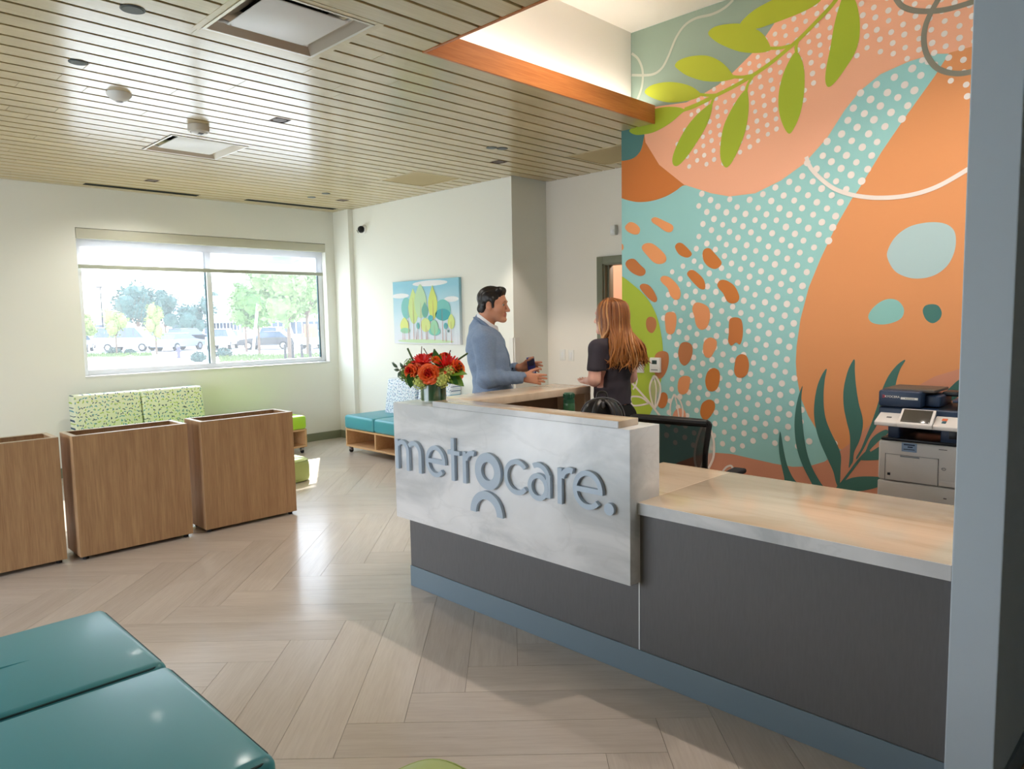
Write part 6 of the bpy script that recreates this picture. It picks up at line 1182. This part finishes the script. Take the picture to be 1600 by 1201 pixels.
def tree(px, depth, h, cr, trunk_h, label, col, n=900, squash=1.0, seed=1, lean=0):
    p = place(px, depth); t = thing('tree', label, 'tree', p); rg = random.Random(seed); key = 'leafy_%d_%d_%d' % col; lm = MAT.get(key)
    if not lm:
        lm = mat(key, col, .7, var=.25, vscale=2.5); I = lm.node_tree.nodes['Principled BSDF'].inputs; I['Transmission Weight'].default_value = 0
    m = MB(); lob = [(rg.uniform(-.55, .55)*cr, rg.uniform(-.55, .55)*cr, trunk_h+(h-trunk_h)*rg.uniform(.2, .8), cr*rg.uniform(.4, .62)) for _ in range(9)]+[(0, 0, trunk_h+(h-trunk_h)*.5, cr*.7)]
    for k in range(n):
        a, b, c, r = lob[k % len(lob)]; v = Vector((rg.gauss(0, 1), rg.gauss(0, 1), rg.gauss(0, 1))).normalized()*r*rg.uniform(.7, 1.05); q = Vector((a, b, c))+Vector((v.x, v.y, v.z*squash)); s = rg.uniform(.10, .2)*(cr/1.6)**.5
        M = Matrix.Translation(q) @ Euler((rg.uniform(0, 6.3), rg.uniform(0, 6.3), rg.uniform(0, 6.3))).to_matrix().to_4x4(); m.pf([(0, -s, 0), (s*.55, 0, s*.15), (0, s, 0), (-s*.55, 0, s*.15)], [(0, 1, 2, 3)], M)
    for a, b, c, r in lob: m.ell((a, b, c), (r*.72, r*.72, r*.72*squash), 8, 6)
    m.build('crown', lm, t, smooth=0)
    m = MB().tube([(0, 0, 0), (lean*.3, 0, trunk_h*.6), (lean, 0, trunk_h+(h-trunk_h)*.5)], [h*.022, h*.017, h*.008], 8)
    for k in range(4): w = k*1.6; m.tube([(lean*.6, 0, trunk_h), (cr*.4*math.cos(w), cr*.4*math.sin(w), trunk_h+(h-trunk_h)*.45)], [h*.01, h*.004], 6)
    m.build('trunk', MAT['bark'], t)
G1, G2, G3, G4 = (66, 92, 84), (136, 150, 86), (92, 126, 62), (116, 142, 84)
tree(222, 84, 7.2, 3.4, 1.8, 'broad dark green tree, the largest left of the mullion', G1, 1600, seed=2); tree(264, 94, 6.9, 2.2, 1.6, 'dark green tree right of the largest dark tree', G1, 900, seed=3)
tree(186, 52.5, 3.3, .9, 1.3, 'young yellow green tree in front of the largest dark tree', G2, 500, 1.4, 4); tree(248, 53, 3.7, .75, 1.2, 'slim pale young tree between the two dark trees', G2, 450, 1.6, 5); tree(136, 52.5, 3.3, 1.0, 1.2, 'pale young tree at the left window edge', G2, 500, 1.2, 6)
tree(308, 84, 5.2, 2.3, 1.0, 'rounded dark green tree just left of the mullion', G1, 900, seed=7); tree(340, 108, 8.8, 2.0, 3.0, 'small dark tree behind the striped building', G1, 500, seed=8)
tree(408, 50, 5.0, 1.9, 1.9, 'bright green tree right of the leaning post', G3, 1100, seed=9); tree(388, 54.5, 4.4, 1.5, 1.7, 'pale green tree behind the bright green one', G4, 700, seed=10); tree(455, 41.5, 6.2, 2.3, 2.2, 'large sunlit green tree in front of the right pane', G4, 1600, seed=11); tree(484, 46, 6.0, 1.7, 2.3, 'pale green tree closest to the right window edge', G4, 1100, seed=12)
mat('tyre', (40, 40, 42), .8); mat('car_glass', (70, 84, 104), .1, coat=.5); mat('hub', (170, 172, 176), .3, metal=.6)
def car(px, depth, heading, col, label, kind='sedan'):
    p = place(px, depth, GZ+.02); t = thing('car', label, 'car', p, heading, 'parked cars'); key = 'paint_%d_%d_%d' % col; pm = MAT.get(key) or mat(key, col, .25, coat=.6)
    H = {'sedan': 1.44, 'suv': 1.72, 'van': 2.0}[kind]; L_, W_ = 4.6, 1.8
    side = {'sedan': [(-2.3, .35), (-2.3, .75), (-2.2, .92), (-1.35, .98), (.95, .95), (2.1, .80), (2.3, .62), (2.3, .35)], 'suv': [(-2.3, .4), (-2.3, 1.0), (-2.2, 1.08), (1.1, 1.08), (2.15, .95), (2.3, .75), (2.3, .4)], 'van': [(-2.4, .4), (-2.4, 1.15), (1.5, 1.12), (2.3, .95), (2.4, .7), (2.4, .4)]}[kind]
    MB().prism(side, lambda x, z, s_: (x, s_, z), -.9, .9).build('body', pm, t, smooth=25)
    gh = {'sedan': [(-1.75, .96), (-1.1, 1.42), (.25, 1.44), (1.05, .94)], 'suv': [(-2.2, 1.06), (-1.95, 1.68), (.35, 1.70), (1.15, 1.06)], 'van': [(-2.35, 1.13), (-2.3, 1.98), (.7, 2.0), (1.55, 1.1)]}[kind]
    b2 = bmesh.new(); n = len(gh)
    A = [b2.verts.new((x, -.86 if z < 1.2 else -.68, z)) for x, z in gh]; B_ = [b2.verts.new((x, .86 if z < 1.2 else .68, z)) for x, z in gh]
    b2.faces.new(A); b2.faces.new(B_[::-1]); [b2.faces.new((A[i], A[(i+1) % n], B_[(i+1) % n], B_[i])) for i in range(n)]
    MB().merge(b2).build('windows', MAT['car_glass'], t, smooth=0)
    MB().box((gh[1][0]-.05, -.70, H-.05), (gh[2][0]+.05, .70, H), .02).build('roof', pm, t)
    for x in (-1.4, 1.4):
        for s in (-1, 1):
            w_ = MB().cyl((x, s*.70, .33), (x, s*.92, .33), .33, seg=18).build('wheel', MAT['tyre'], t); MB().cyl((x, s*.90, .33), (x, s*.935, .33), .2, seg=14).build('hubcap', MAT['hub'], w_)
WHT, BLK, SLV = (226, 228, 232), (30, 33, 42), (150, 156, 166)
rz0 = -45
F_ = R(45)
for a in ((126, 60, F_+R(22), WHT, 'white sedan at the left window edge', 'sedan'), (208, 60, R(-45), WHT, 'white van left of the mullion', 'van'), (284, 60, F_-R(14), SLV, 'silver car halfway between van and mullion', 'sedan'), (352, 61, F_+R(10), WHT, 'white suv right of the mullion', 'suv'), (424, 59, R(135), BLK, 'dark sedan under the bright green tree', 'sedan'), (505, 60, F_-R(18), WHT, 'white sedan at the right window edge', 'sedan'),
          (172, 72, F_+R(16), WHT, 'white car behind the white sedan at left', 'sedan'), (236, 73, F_-R(16), SLV, 'silver car behind the white van', 'sedan'), (300, 72, F_-R(15), BLK, 'dark suv left of the mullion in the rear row', 'suv'), (366, 73, F_+R(12), BLK, 'dark car behind the leaning canopy post', 'sedan'), (434, 72, F_, WHT, 'white suv behind the dark sedan', 'suv')): car(*a)
def building(px0, px1, depth, z0, z1, thick, col, label, stripes=0):
    a, b = place(px0, depth), place(px1, depth); L_ = (b-a).length; t = thing('building', label, 'building', (a.x, a.y, 0), math.atan2(b.y-a.y, b.x-a.x)); key = 'wall_%d_%d_%d' % col; m = MAT.get(key) or mat(key, col, .8)
    MB().box((0, 0, z0), (L_, thick, z1)).build('wall', m, t, smooth=0); MB().box((-.2, -.2, z1), (L_+.2, thick+.2, z1+.25)).build('roof_edge', MAT['white_metal'], t, smooth=0)
    n = stripes
    for i in range(n): x = L_*(i+.5)/n; MB().box((x-.06, -.12, z0), (x+.06, .0, z1)).build('fin', MAT['alu'], t, smooth=0)
    for i in range(max(2, n//2)):
        x = L_*(i+.5)/max(2, n//2); MB().box((x-.9, -.05, z0+.9), (x+.9, .0, z0+2.2)).build('window', MAT['car_glass'], t, smooth=0)
building(150, 178, 100, GZ, 3.1, 6, (176, 172, 196), 'low lavender building far behind the young tree'); building(276, 306, 110, GZ, 5.0, 8, (210, 214, 226), 'pale house behind the trees left of the mullion'); building(330, 378, 88, GZ, 4.6, 6, (214, 218, 226), 'white striped building right of the mullion', 9); building(425, 500, 78, GZ, 2.6, 6, (196, 208, 224), 'pale blue low building behind the right trees', 8)
a, b = place(320, 64.5, 0), place(392, 64.5, 0); t = thing('canopy', 'pale flat canopy with leaning posts over the entrance outside', 'canopy', (a.x, a.y, GZ), math.atan2(b.y-a.y, b.x-a.x)); L_ = (b-a).length
MB().box((0, 0, 5.7), (L_, 3.4, 6.25), .03).build('roof_slab', mat('canopy_grey', (196, 200, 212), .6), t)
MB().tube([(L_*.72, .3, 5.7), (L_*.84, .3, 0)], .09, 10).build('post', MAT['alu'], t); MB().tube([(L_*.74, 3.1, 5.7), (L_*.64, 3.1, 0)], .08, 10).build('post', MAT['alu'], t)
for px, d, dx, l in ((470, 50, -.55, 'grey leaning post behind the large sunlit tree'), (397, 47, .25, 'grey leaning post under the bright green tree')):
    p = place(px, d); t = thing('leaning_post', l, 'post', p); q = _r2.copy(); q.z = 0
    MB().tube([(0, 0, 0), (q.x*dx*2, q.y*dx*2, 3.4)], .09, 10).build('shaft', MAT['alu'], t); MB().cyl((0, 0, 0), (0, 0, .06), .16, seg=14).build('foot', MAT['alu'], t)
for px, d, l in ((448, 38.5, 'dark bollard first from the left of the right row'), (460, 38.5, 'dark bollard second from the left of the right row'), (474, 38.5, 'dark bollard third from the left of the right row'), (487, 38.5, 'dark bollard at the right end of the row')):
    p = place(px, d); t = thing('bollard', l, 'bollard', p); MB().lathe([(.07, 0), (.07, .95), (.05, 1.02), (0, 1.04)], 12).build('post', MAT['dark_metal'], t); MB().lathe([(.11, 0), (.11, .04), (.07, .05)], 12).build('collar', MAT['dark_metal'], t)
p = place(167, 85); t = thing('lamp_post', 'tall thin grey lamp post at the left of the car park', 'lamp post', p); MB().tube([(0, 0, 0), (0, 0, 6.6)], [.1, .06], 8).build('pole', MAT['dark_metal'], t); MB().box((-.5, -.12, 6.55), (.2, .12, 6.68), .02).build('lamp_head', MAT['dark_metal'], t)
p = place(282, 47); t = thing('hydrant', 'small dark hydrant on the pale concrete', 'hydrant', p); MB().lathe([(.14, 0), (.14, .08), (.1, .1), (.1, .6), (.13, .62), (.1, .75), (0, .82)], 14).build('barrel', mat('hydrant_dark', (90, 84, 120), .5), t); MB().cyl((-.18, 0, .45), (.18, 0, .45), .05, seg=10).build('nozzle', MAT['hydrant_dark'], t)
p = place(490, 54); t = thing('road_sign', 'orange sign on a short post by the right window edge', 'sign', p); MB().cyl((0, 0, 0), (0, 0, 1.3), .04, seg=8).build('post', MAT['alu'], t); MB().box((-.55, -.03, 1.0), (.45, .03, 2.0), .02, M=Matrix.Rotation(R(-45), 4, 'Z')).build('board', mat('sign_orange', (238, 130, 90), .6), t)
def shrub(px, d, r, label, seed):
    p = place(px, d); t = thing('shrub', label, 'shrub', p); rg = random.Random(seed); m = MB()
    for k in range(220):
        v = Vector((rg.gauss(0, 1), rg.gauss(0, 1), abs(rg.gauss(0, 1)))).normalized()*r*rg.uniform(.7, 1); M = Matrix.Translation(v+Vector((0, 0, r*.2))) @ Euler((rg.uniform(0, 6), rg.uniform(0, 6), rg.uniform(0, 6))).to_matrix().to_4x4(); m.pf([(0, -.09, 0), (.05, 0, .02), (0, .09, 0), (-.05, 0, .02)], [(0, 1, 2, 3)], M)
    m.ell((0, 0, r*.45), (r*.75, r*.75, r*.55), 10, 8); m.build('foliage', MAT['leafy_66_92_84'], t, smooth=0); MB().tube([(0, 0, 0), (0, 0, r*.5)], .04, 6).build('stem', MAT['bark'], t)
shrub(352, 46, .55, 'round dark shrub right of the mullion', 1); shrub(182, 53, .5, 'low shrub on the left verge', 2); shrub(206, 53, .4, 'smaller low shrub on the left verge', 3); shrub(312, 42, .5, 'pale shrub low in front of the mullion', 4)
